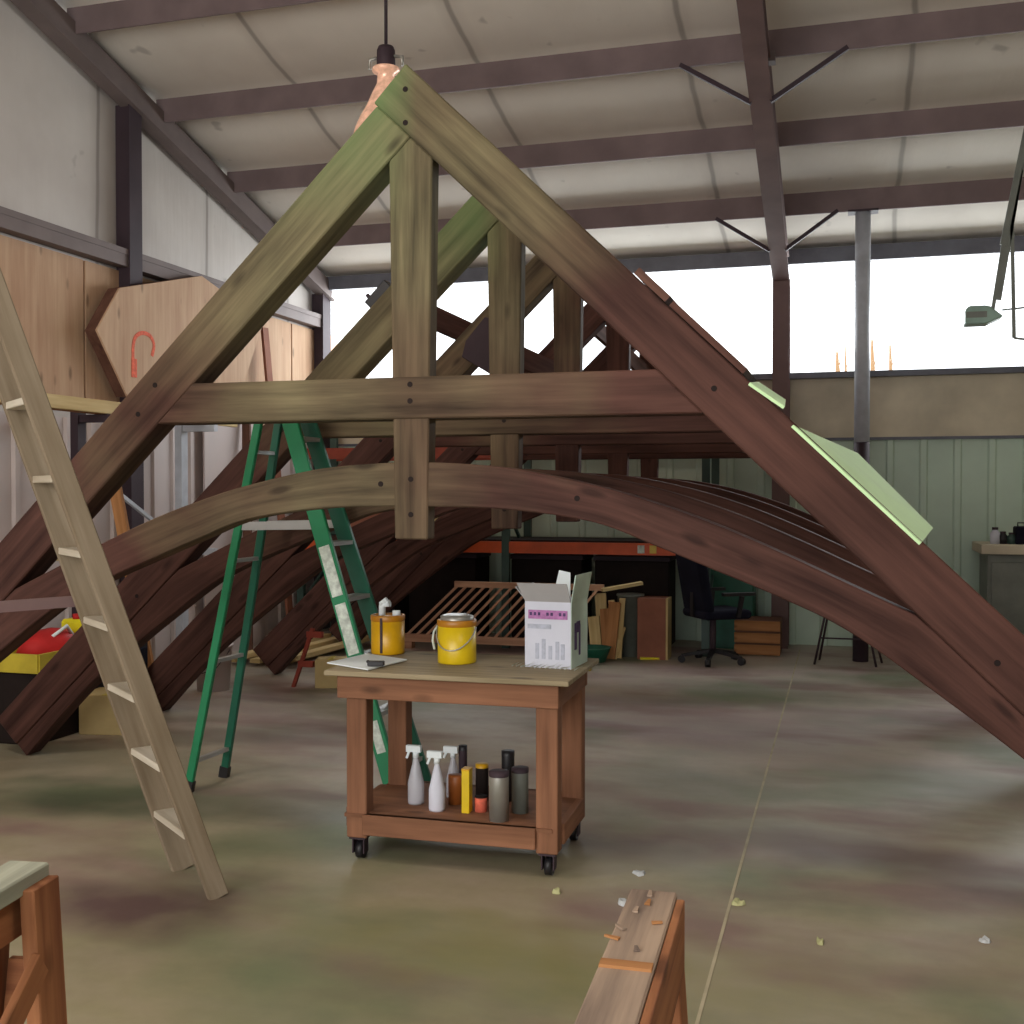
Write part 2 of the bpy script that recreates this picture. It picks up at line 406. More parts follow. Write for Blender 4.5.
# floor joint (saw cut)
j0 = onZ(697, 1024, 0); j1 = onZ(795, 668, 0); jd = (j1 - j0) / (j1.y - j0.y)
a = j0 - jd * 2.5; c2 = j0 + jd * (D - .4 - j0.y); a.z = c2.z = .001
MB().bar(a, c2, .012, .003).build('trim_4', plain('joint_filler', (176, 166, 140), .8), kind='structure')

# ------------------------------------------------------------------ steel portal frame + column
X2 = onY(783, 268, D).x
fr = thing('portal_frame', (X2, D - .2, 0), 'brown steel rafter and wall column crossing the ceiling right of the trusses', 'steel frame')
y0, y1 = YB, D - .25
MB().bar((X2, y0, zu(y0) - .02), (X2, y1, zu(y1) - .02), .15, .015).bar((X2, y0, zu(y0) - .17), (X2, y1, zu(y1) - .17), .012, .28).bar((X2, y0, zu(y0) - .32), (X2, y1, zu(y1) - .32), .17, .018).build('rafter', 'frame', fr)
MB().box((X2, D - .24, 1.95), (.012, .25, 3.9)).box((X2, D - .37, 1.92), (.17, .016, 3.84)).box((X2, D - .11, 1.95), (.17, .016, 3.9)).build('column', 'frame', fr)
for yy, lx, rx in ((PUR[2], onY(680, 62, PUR[2]).x, onY(848, 33, PUR[2]).x), (PUR[0], onY(716, 218, PUR[0]).x, onY(838, 210, PUR[0]).x)):
    for xx in (lx, rx):
        MB().bar((X2 + (.07 if xx > X2 else -.07), yy, zu(yy) - .33), (xx, yy, zu(yy) + .02), .035, .035).build('flange_brace', 'dark_steel', fr)
MB().box((X2, PUR[2], zu(PUR[2]) + .0), (.22, .1, .08)).build('splice_plate', 'rafter_steel', fr)
pc = onY(862, 400, 11.35)
p = thing('pipe_column', (pc.x, 11.35, 0), 'round galvanised pipe column with black lower section by the back wall', 'column')
MB().tube([(pc.x, 11.35, 2.12), (pc.x, 11.35, zu(11.35) - .01)], .072, 20).build('pipe', 'pipe', p)
MB().tube([(pc.x, 11.35, 0), (pc.x, 11.35, 2.12)], .074, 20).build('sleeve', 'dark_steel', p)
MB().box((pc.x, 11.35, zu(11.35) - .01), (.28, .16, .02)).build('cap_plate', 'dark_steel', p)

# ------------------------------------------------------------------ trusses
TX = -1.75; SL = .965; ZO = 3.43; ZI = 3.14; th = math.atan(SL)
TY = [4.5, 5.87, 7.30, 9.05, 10.6]
FX = 3.11; RD = .21
def inner(x): return ZI - SL * x
arch_bot = [(0, 1.585), (.4, 1.575), (.78, 1.525), (1.03, 1.435), (1.27, 1.34), (1.53, 1.235), (1.78, 1.115), (2.1, .89), (2.38, .68), (2.72, .40), (3.11, 0.0)]
arch_top = [(0, 1.775), (.4, 1.75), (.78, 1.675), (1.03, 1.604), (1.27, 1.52), (1.53, 1.41), (1.78, 1.295), (2.03, 1.18)]
def spl(pts, n=6):
    out = []
    for i in range(len(pts) - 1):
        p0 = Vector(pts[max(i - 1, 0)]); p1 = Vector(pts[i]); p2 = Vector(pts[i + 1]); p3 = Vector(pts[min(i + 2, len(pts) - 1)])
        for k in range(n):
            t = k / n; out.append(.5 * ((2 * p1) + (p2 - p0) * t + (2 * p0 - 5 * p1 + 4 * p2 - p3) * t * t + (3 * p1 - p0 - 3 * p2 + p3) * t ** 3))
    out.append(Vector(pts[-1])); return out
def truss():
    t = thing('timber_truss', (TX, TY[0], 0), 'nearest arched timber roof truss with king post, greenish at its peak, spanning the picture', 'roof truss', 'arched timber trusses standing in a row')
    Y = TY[0]
    def pr(poly, th_, gd, name, off=0):
        return MB().prism(poly, (TX, Y - th_ / 2 - off, 0), (1, 0, 0), (0, 0, 1), (0, th_, 0), gd).build(name, 'truss', t, bevel=.006)
    ck = (ZO - SL * FX) / (.72 + SL * .694); cut = (FX + .694 * ck, .72 * ck)
    # point on the cut where rafter meets arch brace
    tt = (ZI - SL * FX) / (.72 + SL * .694); mid = (FX + .694 * tt, .72 * tt)
    s, c = math.sin(th), math.cos(th)
    top = (-.02, ZO + SL * .02)
    pr([top, (top[0] - RD * s, top[1] - RD * c), mid, cut][::-1], .15, (c, -s), 'rafter')
    pr([(-(ZO - ZI) / SL / 2, (ZO + ZI) / 2), (-.0005, ZI), (-mid[0], mid[1]), (-cut[0], cut[1])], .149, (c, s), 'rafter')
    pr([(-(ZI - 1.955) / SL, 1.955), ((ZI - 1.955) / SL, 1.955), ((ZI - 2.132) / SL, 2.132), (-(ZI - 2.132) / SL, 2.132)], .157, (1, 0), 'collar_beam')
    pr([(-.074, 1.445), (.074, 1.445), (.082, 2.0), (.097, inner(.097)), (0, ZI), (-.097, inner(.097)), (-.082, 2.0)], .09, (0, 1), 'king_post', .0265)
    for sg in (1, -1):
        bt = spl(arch_bot); tp = spl(arch_top)
        # common parameter strips
        n = 60; vs = []; gs = []
        def samp(pts, x):
            for a_, b_ in zip(pts, pts[1:]):
                if a_.x <= x <= b_.x + 1e-6: return a_.y + (b_.y - a_.y) * (x - a_.x) / max(1e-6, b_.x - a_.x)
            return pts[-1].y
        rows = []
        L = 0; prev = None
        for i in range(n + 1):
            u = i / n; bx = FX * u
            bz = samp(bt, min(bx, FX - .0001))
            if u < .66:
                tx = bx; tz = samp(tp, tx) if tx < 2.03 else inner(tx)
                tz = min(tz, inner(tx))
            else:
                k = (u - .66) / .34; tx0 = FX * .66; tx = tx0 + (mid[0] - tx0) * k; tz = inner(tx)
            if prev: L += math.hypot(bx - prev[0], bz - prev[1])
            prev = (bx, bz); rows.append((bx, bz, tx, tz, L))
        th_ = .130
        for (bx, bz, tx, tz, L) in rows:
            for yy in (-th_ / 2, th_ / 2):
                vs.append((TX + sg * bx, Y + yy, bz)); gs.append((L, 0, yy))
                vs.append((TX + sg * tx, Y + yy, tz)); gs.append((L, .19, yy))
        fs = []
        for i in range(n):
            a_ = i * 4; b_ = a_ + 4
            fs += [(a_, b_, b_ + 1, a_ + 1), (a_ + 2, a_ + 3, b_ + 3, b_ + 2), (a_, a_ + 2, b_ + 2, b_), (a_ + 1, b_ + 1, b_ + 3, a_ + 3)]
        e = n * 4; fs += [(0, 1, 3, 2), (e, e + 2, e + 3, e + 1)]
        if sg < 0: fs = [f[::-1] for f in fs]
        mb = MB(); mb._add(vs, fs, gs); mb.build('arch_brace', 'truss', t, bevel=.005)
    # wooden pegs
    for (x, z, d) in ((-.02, 3.34, .075), (-.02, 3.20, .075), (0, 2.1, .0785), (0, 2.03, .0785), (0, 1.70, .0715), (0, 1.55, .0715),
                      (-1.33, 2.00, .075), (-1.24, 2.13, .075), (1.27, 2.05, .075), (-.14, 1.68, .065), (.72, 1.62, .065), (2.3, 1.02, .075), (-2.3, 1.02, .075)):
        MB().tube([(TX + x, Y - d - .002, z), (TX + x, Y, z)], .012, 10).build('peg', 'dark_box', t)
    return t
tr0 = truss()
for y, lb in zip(TY[1:], ['second arched timber truss from the viewer, standing just behind the green stepladder',
                          'middle arched timber truss of the row, third from the viewer',
                          'fourth arched timber truss from the viewer, between the middle truss and the hindmost one',
                          'hindmost arched timber truss, standing in front of the orange-beamed rack']):
    dup(tr0, (TX, y, 0), label=lb)
# braces between trusses
MB().bar(onY(408, 306, 7.62), onY(566, 378, 9.0), .04, .17).build('brace_board', 'truss', label='greenish timber brace sloping down to the right behind the king posts', cat='timber brace', bevel=.004)
MB().bar(onY(585, 318, 9.13), onY(648, 375, 10.52), .04, .14).build('brace_board', 'truss_red', label='small dark timber brace crossing behind the right rafter near the peak of the fourth truss', cat='timber brace')
# plywood gusset on third truss and dark clamp on second truss
mb = MB(); pts = [onY(*q, 7.17) for q in ((485, 317), (466, 341), (462, 357), (490, 374), (505, 360), (506, 322))]
mb.prism([(q.x, q.z) for q in pts][::-1], (0, 7.16, 0), (1, 0, 0), (0, 0, 1), (0, .064, 0)).build('gusset_plate', 'dark_steel', label='dark plate fixed to the left rafter of the third truss', cat='plate', bevel=.004)
cp = thing('bar_clamp', onY(381, 294, 5.9), 'small black clamp gripping the upper edge of the second truss left rafter', 'clamp')
q = onY(381, 294, 5.87)
MB().bar(q + Vector((-.06, 0, -.07)), q + Vector((.06, 0, .05)), .1, .06).build('jaw', 'black', cp, bevel=.004)
MB().bar(q + Vector((.0, .06, .05)), q + Vector((.07, .06, -.02)), .03, .03).build('jaw', 'black', cp)
MB().tube([q + Vector((-.04, 0, -.05)), q + Vector((-.085, 0, 0.0))], .012).build('screw', 'dark_steel', cp)
# boards lying on the right slope
u = Vector((math.cos(th), 0, -math.sin(th))); nv = Vector((math.sin(th), 0, math.cos(th)))
def slope_pt(px, Y):   # point on outer face of right rafter at pixel column px
    d = ray(px, 400); k = Y / d.y; x = d.x * k; return Vector((x, Y, ZO - SL * (x - TX)))
for (pa, pb, Ya, Yb, hh, lb) in ((633, 664, 4.43, 5.0, .035, 'short reddish board lying on the right slope of the nearest truss, highest up'),
                         (668, 742, 4.42, 4.9, .03, 'longer grey board on the right slope of the nearest truss, below the reddish one')):
    A = slope_pt(pa, Ya); B = slope_pt(pb, Ya)
    MB().prism([(0, .004), ((B - A).length, .004), ((B - A).length, hh), (0, hh)], A, u, nv, (0, Yb - Ya, 0)).build('slope_board', 'truss_red' if hh > .03 else 'truss', label=lb, cat='board')
def sheet(name, px4, lb, thick=.012):
    A, B, Cc, Dd = px4; n = (B - A).cross(Dd - A).normalized()
    vs = [A, B, Cc, Dd, A + n * thick, B + n * thick, Cc + n * thick, Dd + n * thick]
    mb = MB(); mb._add(vs, [(0, 3, 2, 1), (4, 5, 6, 7), (0, 1, 5, 4), (1, 2, 6, 5), (2, 3, 7, 6), (3, 0, 4, 7)], [tuple(v) for v in vs])
    return mb.build(name, 'foam', label=lb, cat='foam sheet')
sheet('foam_sheet', (onY(791, 427, 4.405), onY(919, 545, 4.405), onY(931, 530, 4.85), onY(856, 455, 5.3)), 'long pale green sheet lying on the right slope of the nearest truss')
sheet('foam_sheet', (onY(748, 385, 4.405), onY(783, 409, 4.405), onY(784, 402, 4.75), onY(757, 384, 4.9)), 'small pale green scrap of sheet lying higher up the right slope')

# ------------------------------------------------------------------ rolling cart
A = Vector((-2.15, 4.545)); B = Vector((-1.14, 4.565)); ax = (B - A).normalized(); ay = Vector((-ax.y, ax.x)); W = (B - A).length; DP = .62
rz = math.atan2(ax.y, ax.x)
def ct(x, y, z): q = A + ax * x + ay * y; return Vector((q.x, q.y, z))
TT = .855
cart = thing('work_cart', ct(W / 2, DP / 2, 0), 'reddish wooden two-tier rolling work cart standing under the nearest truss', 'cart')
MB().box(ct(W / 2, DP / 2, TT - .012), (W + .10, DP + .06, .022), rz).build('tabletop', 'top_wood', cart, bevel=.003)
for yy in (0.02, DP - .02): MB().box(ct(W / 2, yy, TT - .075), (W, .038, .10), rz).build('apron', 'red_wood', cart, bevel=.003)
for xx in (.02, W - .02): MB().box(ct(xx, DP / 2, TT - .075), (.038, DP - .08, .10), rz, 1).build('apron', 'red_wood', cart, bevel=.003)
for xx in (.085, W - .055):
    for yy in (.06, DP - .06):
        MB().box(ct(xx, yy, .455), (.095, .085, .70), rz, 2).build('leg', 'red_wood', cart, bevel=.004)
        cs = MB().box(ct(xx, yy, .1), (.075, .075, .008), rz).box(ct(xx - .026, yy, .065), (.006, .05, .07), rz).box(ct(xx + .026, yy, .065), (.006, .05, .07), rz).build('caster', 'dark_steel', cart)
        MB().tube([ct(xx - .016, yy + .015, .04), ct(xx + .016, yy + .015, .04)], .04, 18).build('wheel', 'black', cs)
sh = .215
MB().box(ct(W / 2, DP / 2, sh - .008), (W - .06, DP - .02, .016), rz).build('lower_shelf', 'red_wood', cart)
for yy in (.02, DP - .02): MB().box(ct(W / 2 + .01, yy - (.005 if yy < .1 else -.005), sh - .045), (W - .22, .036, .09), rz).build('shelf_rail', 'red_wood', cart, bevel=.003)
for xx in (.03, W - .03): MB().box(ct(xx + (.015 if xx > .5 else -.015), DP / 2, sh - .045), (.036, DP - .21, .09), rz, 1).build('shelf_rail', 'red_wood', cart, bevel=.003)

# paint cans on top
def can(px, py, z, r, h, mat, name, lb, bail=False, grp=None):
    q = onZ(px, py, z); t = thing(name, (q.x, q.y, z), lb, 'can', grp)
    MB().lathe([(0, 0), (r * .97, 0), (r, .006), (r, h - .02), (0, h - .02)], q).build('body', mat, t)
    MB().lathe([(r, h - .03), (r * 1.03, h - .022), (r * 1.03, h - .004), (r * .98, h), (r * .9, h), (r * .88, h - .008), (0, h - .008)], q).build('rim', 'rust', t)
    return t, q
c1, q = can(388, 653, TT, .082, .19, 'yellow', 'paint_can', 'yellow can topped with white gun fittings, nearest the paper sheet on the cart')
MB().box(q + Vector((.0, -.083, .095)), (.012, .006, .17)).build('seam', 'dark_steel', c1)
MB().tube([q + Vector((-.03, 0, .185)), q + Vector((-.03, 0, .235)), q + Vector((.01, 0, .245))], .018).tube([q + Vector((-.035, -.01, .24)), q + Vector((-.0, -.01, .265))], .012).build('pouring_spout', 'paper', c1)
MB().tube([q + Vector((.045, 0, .185)), q + Vector((.045, 0, .21))], .02).build('cap', 'paper', c1)
c2_, q = can(457, 662, TT, .09, .20, 'yellow2', 'paint_bucket', 'bright yellow paint pail with wire bail handle in the middle of the cart top')
pts = [q + Vector((.09 * math.cos(a) * 1.05, -.095 * abs(math.sin(a)) - .01, .165 - .10 * math.sin(a))) for a in [math.pi * k / 14 for k in range(15)]]
pts = [Vector((p_.x, q.y - math.sqrt(max(0, .094 ** 2 - min(.094, abs(p_.x - q.x)) ** 2)) - .004, p_.z)) for p_ in pts]
MB().tube(pts, .003, 6).build('bail_handle', 'alu', c2_)
pts = [q + Vector((-.092, 0, .17)), q + Vector((-.11, -.01, .14)), q + Vector((-.115, -.015, .10)), q + Vector((-.1, -.03, .06))]
MB().tube(pts, .006, 6).build('handle_grip', 'sticker', c2_)
MB().lathe([(.075, .19), (.078, .215), (.06, .222), (0, .222)], q).build('lid_liner', 'silver', c2_)
# box
q = onZ(548, 668, TT); bw, bd, bh = .215, .25, .30
o = Vector((q.x, q.y, TT)); brz = R(-4)
def bp(x, y, z): v = Matrix.Rotation(brz, 3, 'Z') @ Vector((x, y, 0)); return o + Vector((v.x, v.y, z))
bx = thing('carton', (o.x, o.y, TT), 'open white carton with purple printed band and raised flaps, on the cart top', 'box')
mb = MB(); 
mb.box(bp(0, 0, bh / 2), (bw, .005, bh), brz).box(bp(0, bd, bh / 2), (bw, .005, bh), brz).box(bp(-bw / 2, bd / 2, bh / 2), (.005, bd, bh), brz).box(bp(0, bd / 2, .003), (bw, bd, .005), brz)
mb.build('carton_wall', 'white', bx)
MB().box(bp(bw / 2, bd / 2, bh / 2), (.005, bd, bh), brz).build('side_panel', 'card_green', bx)
def flap(p0, p1, p2, p3, mat, name='flap'):
    mb = MB(); n = (p1 - p0).cross(p3 - p0).normalized() * .004
    vs = [p0, p1, p2, p3, p0 + n, p1 + n, p2 + n, p3 + n]
    mb._add(vs, [(0, 3, 2, 1), (4, 5, 6, 7), (0, 1, 5, 4), (1, 2, 6, 5), (2, 3, 7, 6), (3, 0, 4, 7)], [tuple(v) for v in vs]); return mb.build(name, mat, bx)
flap(bp(-bw / 2, 0, bh), bp(bw / 2, 0, bh), bp(bw / 2 + .0, -.06, bh + .085), bp(-bw / 2 - .02, -.06, bh + .085), 'card_grey')
flap(bp(bw / 2, 0.0, bh), bp(bw / 2, bd, bh), bp(bw / 2 + .02, bd, bh + .12), bp(bw / 2 + .02, .0, bh + .12), 'card_green')
flap(bp(-bw / 2, 0, bh), bp(-bw / 2, bd, bh), bp(-bw / 2 - .05, bd, bh + .06), bp(-bw / 2 - .05, 0, bh + .06), 'card_grey')
flap(bp(-bw / 2 + .05, bd, bh), bp(bw / 2 - .08, bd, bh), bp(bw / 2 - .09, bd + .03, bh + .11), bp(-bw / 2 + .07, bd + .03, bh + .12), 'paper')
MB().box(bp(0, -.004, bh * .80), (bw * .86, .004, .04), brz).build('printed_band', 'purple', bx)
mb = MB()
for k in range(9):
    if k in (3, 6): continue
    MB().box(bp(-bw * .37 + k * bw * .092, -.0065, bh * .81), (.011, .003, .014), brz).build('printed_letter', 'print_dark', bx)
mb = MB()
for xx, hh in ((-.05, .07), (-.02, .09), (.012, .06), (.045, .08), (.07, .07)): mb.box(bp(xx, -.004, .04 + hh / 2), (.016, .004, hh), brz)
mb.box(bp(-.04, -.004, bh * .62), (.11, .004, .02), brz)
mb.build('printed_picture', 'print_pale', bx)
mb = MB().box(bp(bw / 2 + .004, .06, .14), (.003, .03, .12), brz).box(bp(bw / 2 + .004, .10, .18), (.003, .05, .05), brz).box(bp(bw / 2 + .004, .12, .12), (.003, .02, .14), brz)
mb.build('side_print', 'print_dark', bx)
# crumpled plastic wrap around the carton base
random.seed(3)
mb = MB()
for k in range(14):
    x = -.16 + .30 * k / 13
    p0 = bp(x, -.03 - random.random() * .03, .004); p1 = bp(x + .03, -.012, .012 + random.random() * .02); p2 = bp(x + .01, -.05, .014)
    mb._add([p0, p1, p2, p0 + Vector((0, 0, .004))], [(0, 1, 2), (0, 3, 1), (0, 2, 3), (1, 3, 2)], [(0, 0, 0)] * 4)
mb.build('plastic_wrap', 'sticker', label='crumpled clear plastic lying along the foot of the carton', cat='plastic wrap')
# paper sheet + black tool
pw = [onZ(327, 664, TT), onZ(368, 671, TT), onZ(407, 661, TT), onZ(368, 655, TT)]
mb = MB(); vs = [p_ + Vector((0, 0, .003)) for p_ in pw] + [p_ + Vector((0, 0, .008)) for p_ in pw]
mb._add(vs, [(0, 3, 2, 1), (4, 5, 6, 7), (0, 1, 5, 4), (1, 2, 6, 5), (2, 3, 7, 6), (3, 0, 4, 7)], [tuple(v) for v in vs])
mb.build('paper_sheet', 'paper', label='white paper sheet lying at the left end of the cart top', cat='paper')
q = onZ(376, 666, TT + .01)
MB().box(q + Vector((0, 0, .012)), (.075, .03, .022), .2).tube([q + Vector((-.03, .0, .015)), q + Vector((-.05, .02, .015))], .008).build('tape_roll', 'black', label='small black tool lying on the white paper on the cart', cat='tool', bevel=.003)

# lower shelf items
def bottle(px, py, r, h, mat, lb, trigger='paper'):
    q = onZ(px, py, sh); t = thing('spray_bottle', (q.x, q.y, sh), lb, 'spray bottle', 'spray bottles on the lower shelf of the cart')
    MB().lathe([(0, 0), (r * .95, 0), (r, .01), (r, h * .35), (r * .55, h * .62), (r * .32, h * .75), (r * .3, h * .8), (0, h * .8)], q, 20).build('bottle', mat, t)
    MB().tube([q + Vector((0, 0, h * .78)), q + Vector((0, 0, h * .88))], r * .38).box(q + Vector((-.01, 0, h * .93)), (.07, .022, .03)).bar(q + Vector((-.03, 0, h * .9)), q + Vector((-.045, 0, h * .76)), .01, .012, (0, 1, 0)).build('trigger', trigger, t); return t
bottle(416, 803, .038, .27, 'clearplast', 'clear spray bottle with yellowish liquid, leftmost on the lower shelf of the cart')
bottle(437, 810, .037, .27, 'white', 'white spray bottle with label, in front of the others on the lower shelf')
bottle(453, 797, .033, .24, 'clearplast', 'cloudy spray bottle standing behind the white one on the lower shelf')
def jar(px, py, r, h, mat, lb, name='tin_can', lid='silver', cat='can'):
    q = onZ(px, py, sh); t = thing(name, (q.x, q.y, sh), lb, cat)
    MB().lathe([(0, 0), (r, 0), (r, h * .9), (r * .96, h * .93), (0, h * .93)], q, 20).build('body', mat, t)
    MB().lathe([(r * 1.02, h * .9), (r * 1.02, h), (0, h)], q, 20).build('lid', lid, t); return t
jar(456, 803, .035, .13, 'amber', 'amber brown plastic jar beside the white spray bottle on the cart shelf', 'plastic_jar', 'amber', 'jar')
q = onZ(467, 812, sh); t = thing('yellow_box', (q.x, q.y, sh), 'narrow bright yellow box standing on the cart shelf', 'box')
MB().box(q + Vector((0, 0, .095)), (.036, .05, .19), rz).build('body', 'yellow2', t, bevel=.002); MB().box(q + Vector((0, 0, .194)), (.037, .051, .008), rz).build('lid', 'yellow', t)
jar(482, 800, .03, .17, 'dark_box', 'dark jar with a yellow top half on the cart shelf, behind the pink-labelled tin', 'plastic_jar', 'yellow', 'jar')
jar(481, 811, .028, .07, 'spray', 'short tin with a pink-red label next to the narrow yellow box', 'tin_can', 'dark_box')
jar(499, 820, .043, .215, 'silver', 'tall pale silver tin standing at the front edge of the cart shelf', 'tin_can', 'dark_steel')
jar(520, 812, .038, .20, 'gy', 'grey-brown tin standing beside the cart right front leg', 'tin_can', 'dark_steel')
jar(508, 800, .03, .23, 'black', 'thin black bottle standing behind the silver tin on the cart shelf', 'bottle', 'black', 'bottle')
jar(463, 796, .02, .24, 'dark_steel', 'slim dark bottle standing behind the narrow yellow box', 'bottle', 'black', 'bottle')

# ------------------------------------------------------------------ green stepladder
gl_ = thing('stepladder', (-2.8, 5.56, 0), 'green fibreglass stepladder standing open between the first two trusses', 'ladder')
zt = 2.13
F1, F2, R1, R2 = [Vector(v) for v in ((-2.17, 5.33, 0), (-2.15, 5.69, 0), (-3.43, 5.36, 0), (-3.41, 5.70, 0))]
TF1, TF2, TR1, TR2 = [Vector(v) for v in ((-2.86, 5.41, zt), (-2.86, 5.62, zt), (-2.99, 5.41, zt), (-2.99, 5.62, zt))]
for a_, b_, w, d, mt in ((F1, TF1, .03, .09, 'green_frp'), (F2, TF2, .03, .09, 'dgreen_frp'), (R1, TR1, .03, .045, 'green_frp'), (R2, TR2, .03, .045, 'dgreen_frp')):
    rl = MB().bar(a_, b_, d, w, (0, 1, 0)).build('rail', mt, gl_, bevel=.004)
    MB().bar(a_ + Vector((0, 0, 0)), a_ + (b_ - a_) * .03, d + .008, w + .008, (0, 1, 0)).build('rubber_foot', 'black', rl)
def lp(a_, b_, z): return a_ + (b_ - a_) * (z / zt)
for z in (.2, .49, .78, 1.08, 1.37, 1.66, 1.93):
    p0 = lp(F1, TF1, z); p1 = lp(F2, TF2, z)
    MB().bar(p0, p1, .085, .022).build('step', 'alu', gl_)
for z in (.17, .72, 1.27, 1.86): MB().bar(lp(R1, TR1, z), lp(R2, TR2, z), .03, .02).build('rear_brace', 'alu', gl_)
for a_, b_, c_, d_ in ((R1, TR1, F1, TF1), (R2, TR2, F2, TF2)):
    MB().bar(lp(a_, b_, 1.46), lp(c_, d_, 1.47), .012, .045).build('spreader', 'alu', gl_)
MB().box((-2.925, 5.515, zt + .03), (.24, .30, .06)).build('top_cap', 'green_frp', gl_, bevel=.01)
for z0, z1 in ((.80, 1.06), (1.1, 1.36)):
    p0 = lp(F1, TF1, z0) + Vector((0, -.0175, 0)); p1 = lp(F1, TF1, z1) + Vector((0, -.0175, 0))
    MB().bar(p0, p1, .062, .003, (0, 1, 0)).build('warning_label', 'sticker', gl_, label='pale worn sticker')
p0 = lp(F1, TF1, .3) + Vector((0, -.0175, 0)); p1 = lp(F1, TF1, .46) + Vector((0, -.0175, 0))
MB().bar(p0, p1, .05, .003, (0, 1, 0)).build('warning_label', 'sticker', gl_, label='pale worn sticker')

# ------------------------------------------------------------------ wooden stepladder
wl_ = thing('wooden_stepladder', (-2.6, 4.1, 0), 'large old wooden stepladder in the left foreground', 'ladder')
nd_ = Vector((-.62, -.78, 0)).normalized(); pd = Vector((-.78, .62, 0)).normalized()
N0 = Vector((-2.42, 4.0, 0)); L0 = Vector((-2.75, 4.26, 0)); tl = .345
TOPZ = 2.75
def rp(base, z): return base + nd_ * (tl * z) + Vector((0, 0, z)) - (pd * (.055 * z) if base is L0 else Vector())
for b_ in (N0, L0):
    MB().bar(rp(b_, 0), rp(b_, TOPZ), .082 if b_ is N0 else .098, .032, pd).build('rail', 'ladder_wood', wl_, bevel=.004)
for k in range(9):
    z = .27 + .285 * k
    if z > TOPZ - .1: break
    tr_ = MB(); a_ = rp(N0, z) + pd * .012; b_ = rp(L0, z) - pd * .012
    tr_.bar(a_, b_, .09, .028).build('tread', 'tread_wood', wl_, bevel=.003)
cc = (rp(N0, TOPZ) + rp(L0, TOPZ)) / 2
MB().bar(rp(N0, TOPZ) - pd * .05 + nd_ * .06, rp(L0, TOPZ) + pd * .05 + nd_ * .06, .25, .03).build('top_cap', 'ladder_wood', wl_, bevel=.004)
hz = nd_ * .1
for b_ in (N0, L0):
    MB().bar(rp(b_, TOPZ - .05) + hz, b_ + nd_ * 1.75, .05, .03, pd).build('rear_leg', 'ladder_wood', wl_, bevel=.004)
    z = 1.2; f_ = rp(b_, z) - pd * (.03 if b_ is N0 else -.03); g_ = (rp(b_, TOPZ - .05) + hz).lerp(b_ + nd_ * 1.75, 1 - z / TOPZ); g_ -= pd * (.03 if b_ is N0 else -.03)
    if b_ is L0: MB().bar(f_, g_, .012, .045).build('spreader', 'frame', wl_)

# ------------------------------------------------------------------ sawhorses
def sawhorse(end, ang, L, topm, lb, brace=False, sp=.09, side=True):
    """end: far end centre (x,y); beam runs back towards -dir"""
    H = .75; e = Vector((end[0], end[1], 0)); d = Vector((math.cos(ang), math.sin(ang), 0)); s_ = Vector((d.y, -d.x, 0))
    t = thing('sawhorse', e - d * L / 2, lb, 'sawhorse', 'sawhorses in the foreground')
    MB().bar(e + Vector((0, 0, H - .0225)), e - d * L + Vector((0, 0, H - .0225)), .105, .045).build('top_beam', topm, t, bevel=.004)
    MB().bar(e - d * .03 + Vector((0, 0, H - .10)), e - d * (L - .03) + Vector((0, 0, H - .10)), .042, .11).build('rail', 'orange_wood', t, bevel=.003)
    for k in (.058, L - .058):
        for sg in (1, -1):
            a_ = e - d * k + s_ * sg * (.042 if side else .06) + Vector((0, 0, H - (.046 if side else .03))); b_ = e - d * (k - (.0)) + s_ * sg * sp
            MB().bar(a_, b_, .038, .11, d).build('leg', 'orange_wood', t, bevel=.003)
        a_ = e - d * (k - .03) + Vector((0, 0, H - .3))
        MB().prism([(-.055, -.07), (.055, -.07), (.04, .07), (-.04, .07)], a_, s_, (0, 0, 1), d * .018).build('gusset', 'orange_wood', t)
    for sg in ((1,) if side else ()): MB().bar(e - d * .03 + s_ * sg * .063 + Vector((0, 0, H - .085)), e - d * (L - .03) + s_ * sg * .063 + Vector((0, 0, H - .085)), .018, .16).build('side_board', 'orange_wood', t, bevel=.002)
    if brace:
        MB().bar(e - d * .1 + s_ * .088 + Vector((0, 0, H - .2)), e - d * (L * .55) + s_ * .10 + Vector((0, 0, .15)), .02, .07).build('diagonal_brace', 'orange_wood', t, bevel=.003)
    return t
pe = onZ(654, 890, .75); s1 = onZ(612, 1005, .75)
an = math.atan2(pe.y - s1.y, pe.x - s1.x)
sawhorse((pe.x, pe.y), an, 1.2, 'grey_wood', 'weathered sawhorse at the bottom centre, seen end on, scattered with chips')
pe2 = onZ(40, 862, .75)
sawhorse((pe2.x - .03, pe2.y), R(98), 1.2, 'pale_top', 'sawhorse with a pale top cut off by the left edge of the picture', True, .10, False)
# chips / shim on the centre sawhorse
dv = Vector((math.cos(an), math.sin(an), 0)); sv = Vector((dv.y, -dv.x, 0))
q = Vector((pe.x, pe.y, .75)) - dv * .42
MB().bar(q - sv * .05, q + sv * .05, .03, .012).build('wood_shim', 'pine_dark', label='orange wood shim lying across the centre sawhorse', cat='wood scrap')
random.seed(11)
for k in range(7):
    q = Vector((pe.x, pe.y, .753)) - dv * (.05 + .05 * k) + sv * random.uniform(-.035, .035); r_ = random.random() * 3
    MB().bar(q, q + Vector((math.cos(r_), math.sin(r_), .05)) * random.uniform(.018, .032), .012, .004, w1=.006).build('wood_chip', 'pine_dark' if k % 2 else 'grey_wood', label='small wood chip lying on top of the centre sawhorse', cat='wood scrap', group='wood chips on the centre sawhorse')

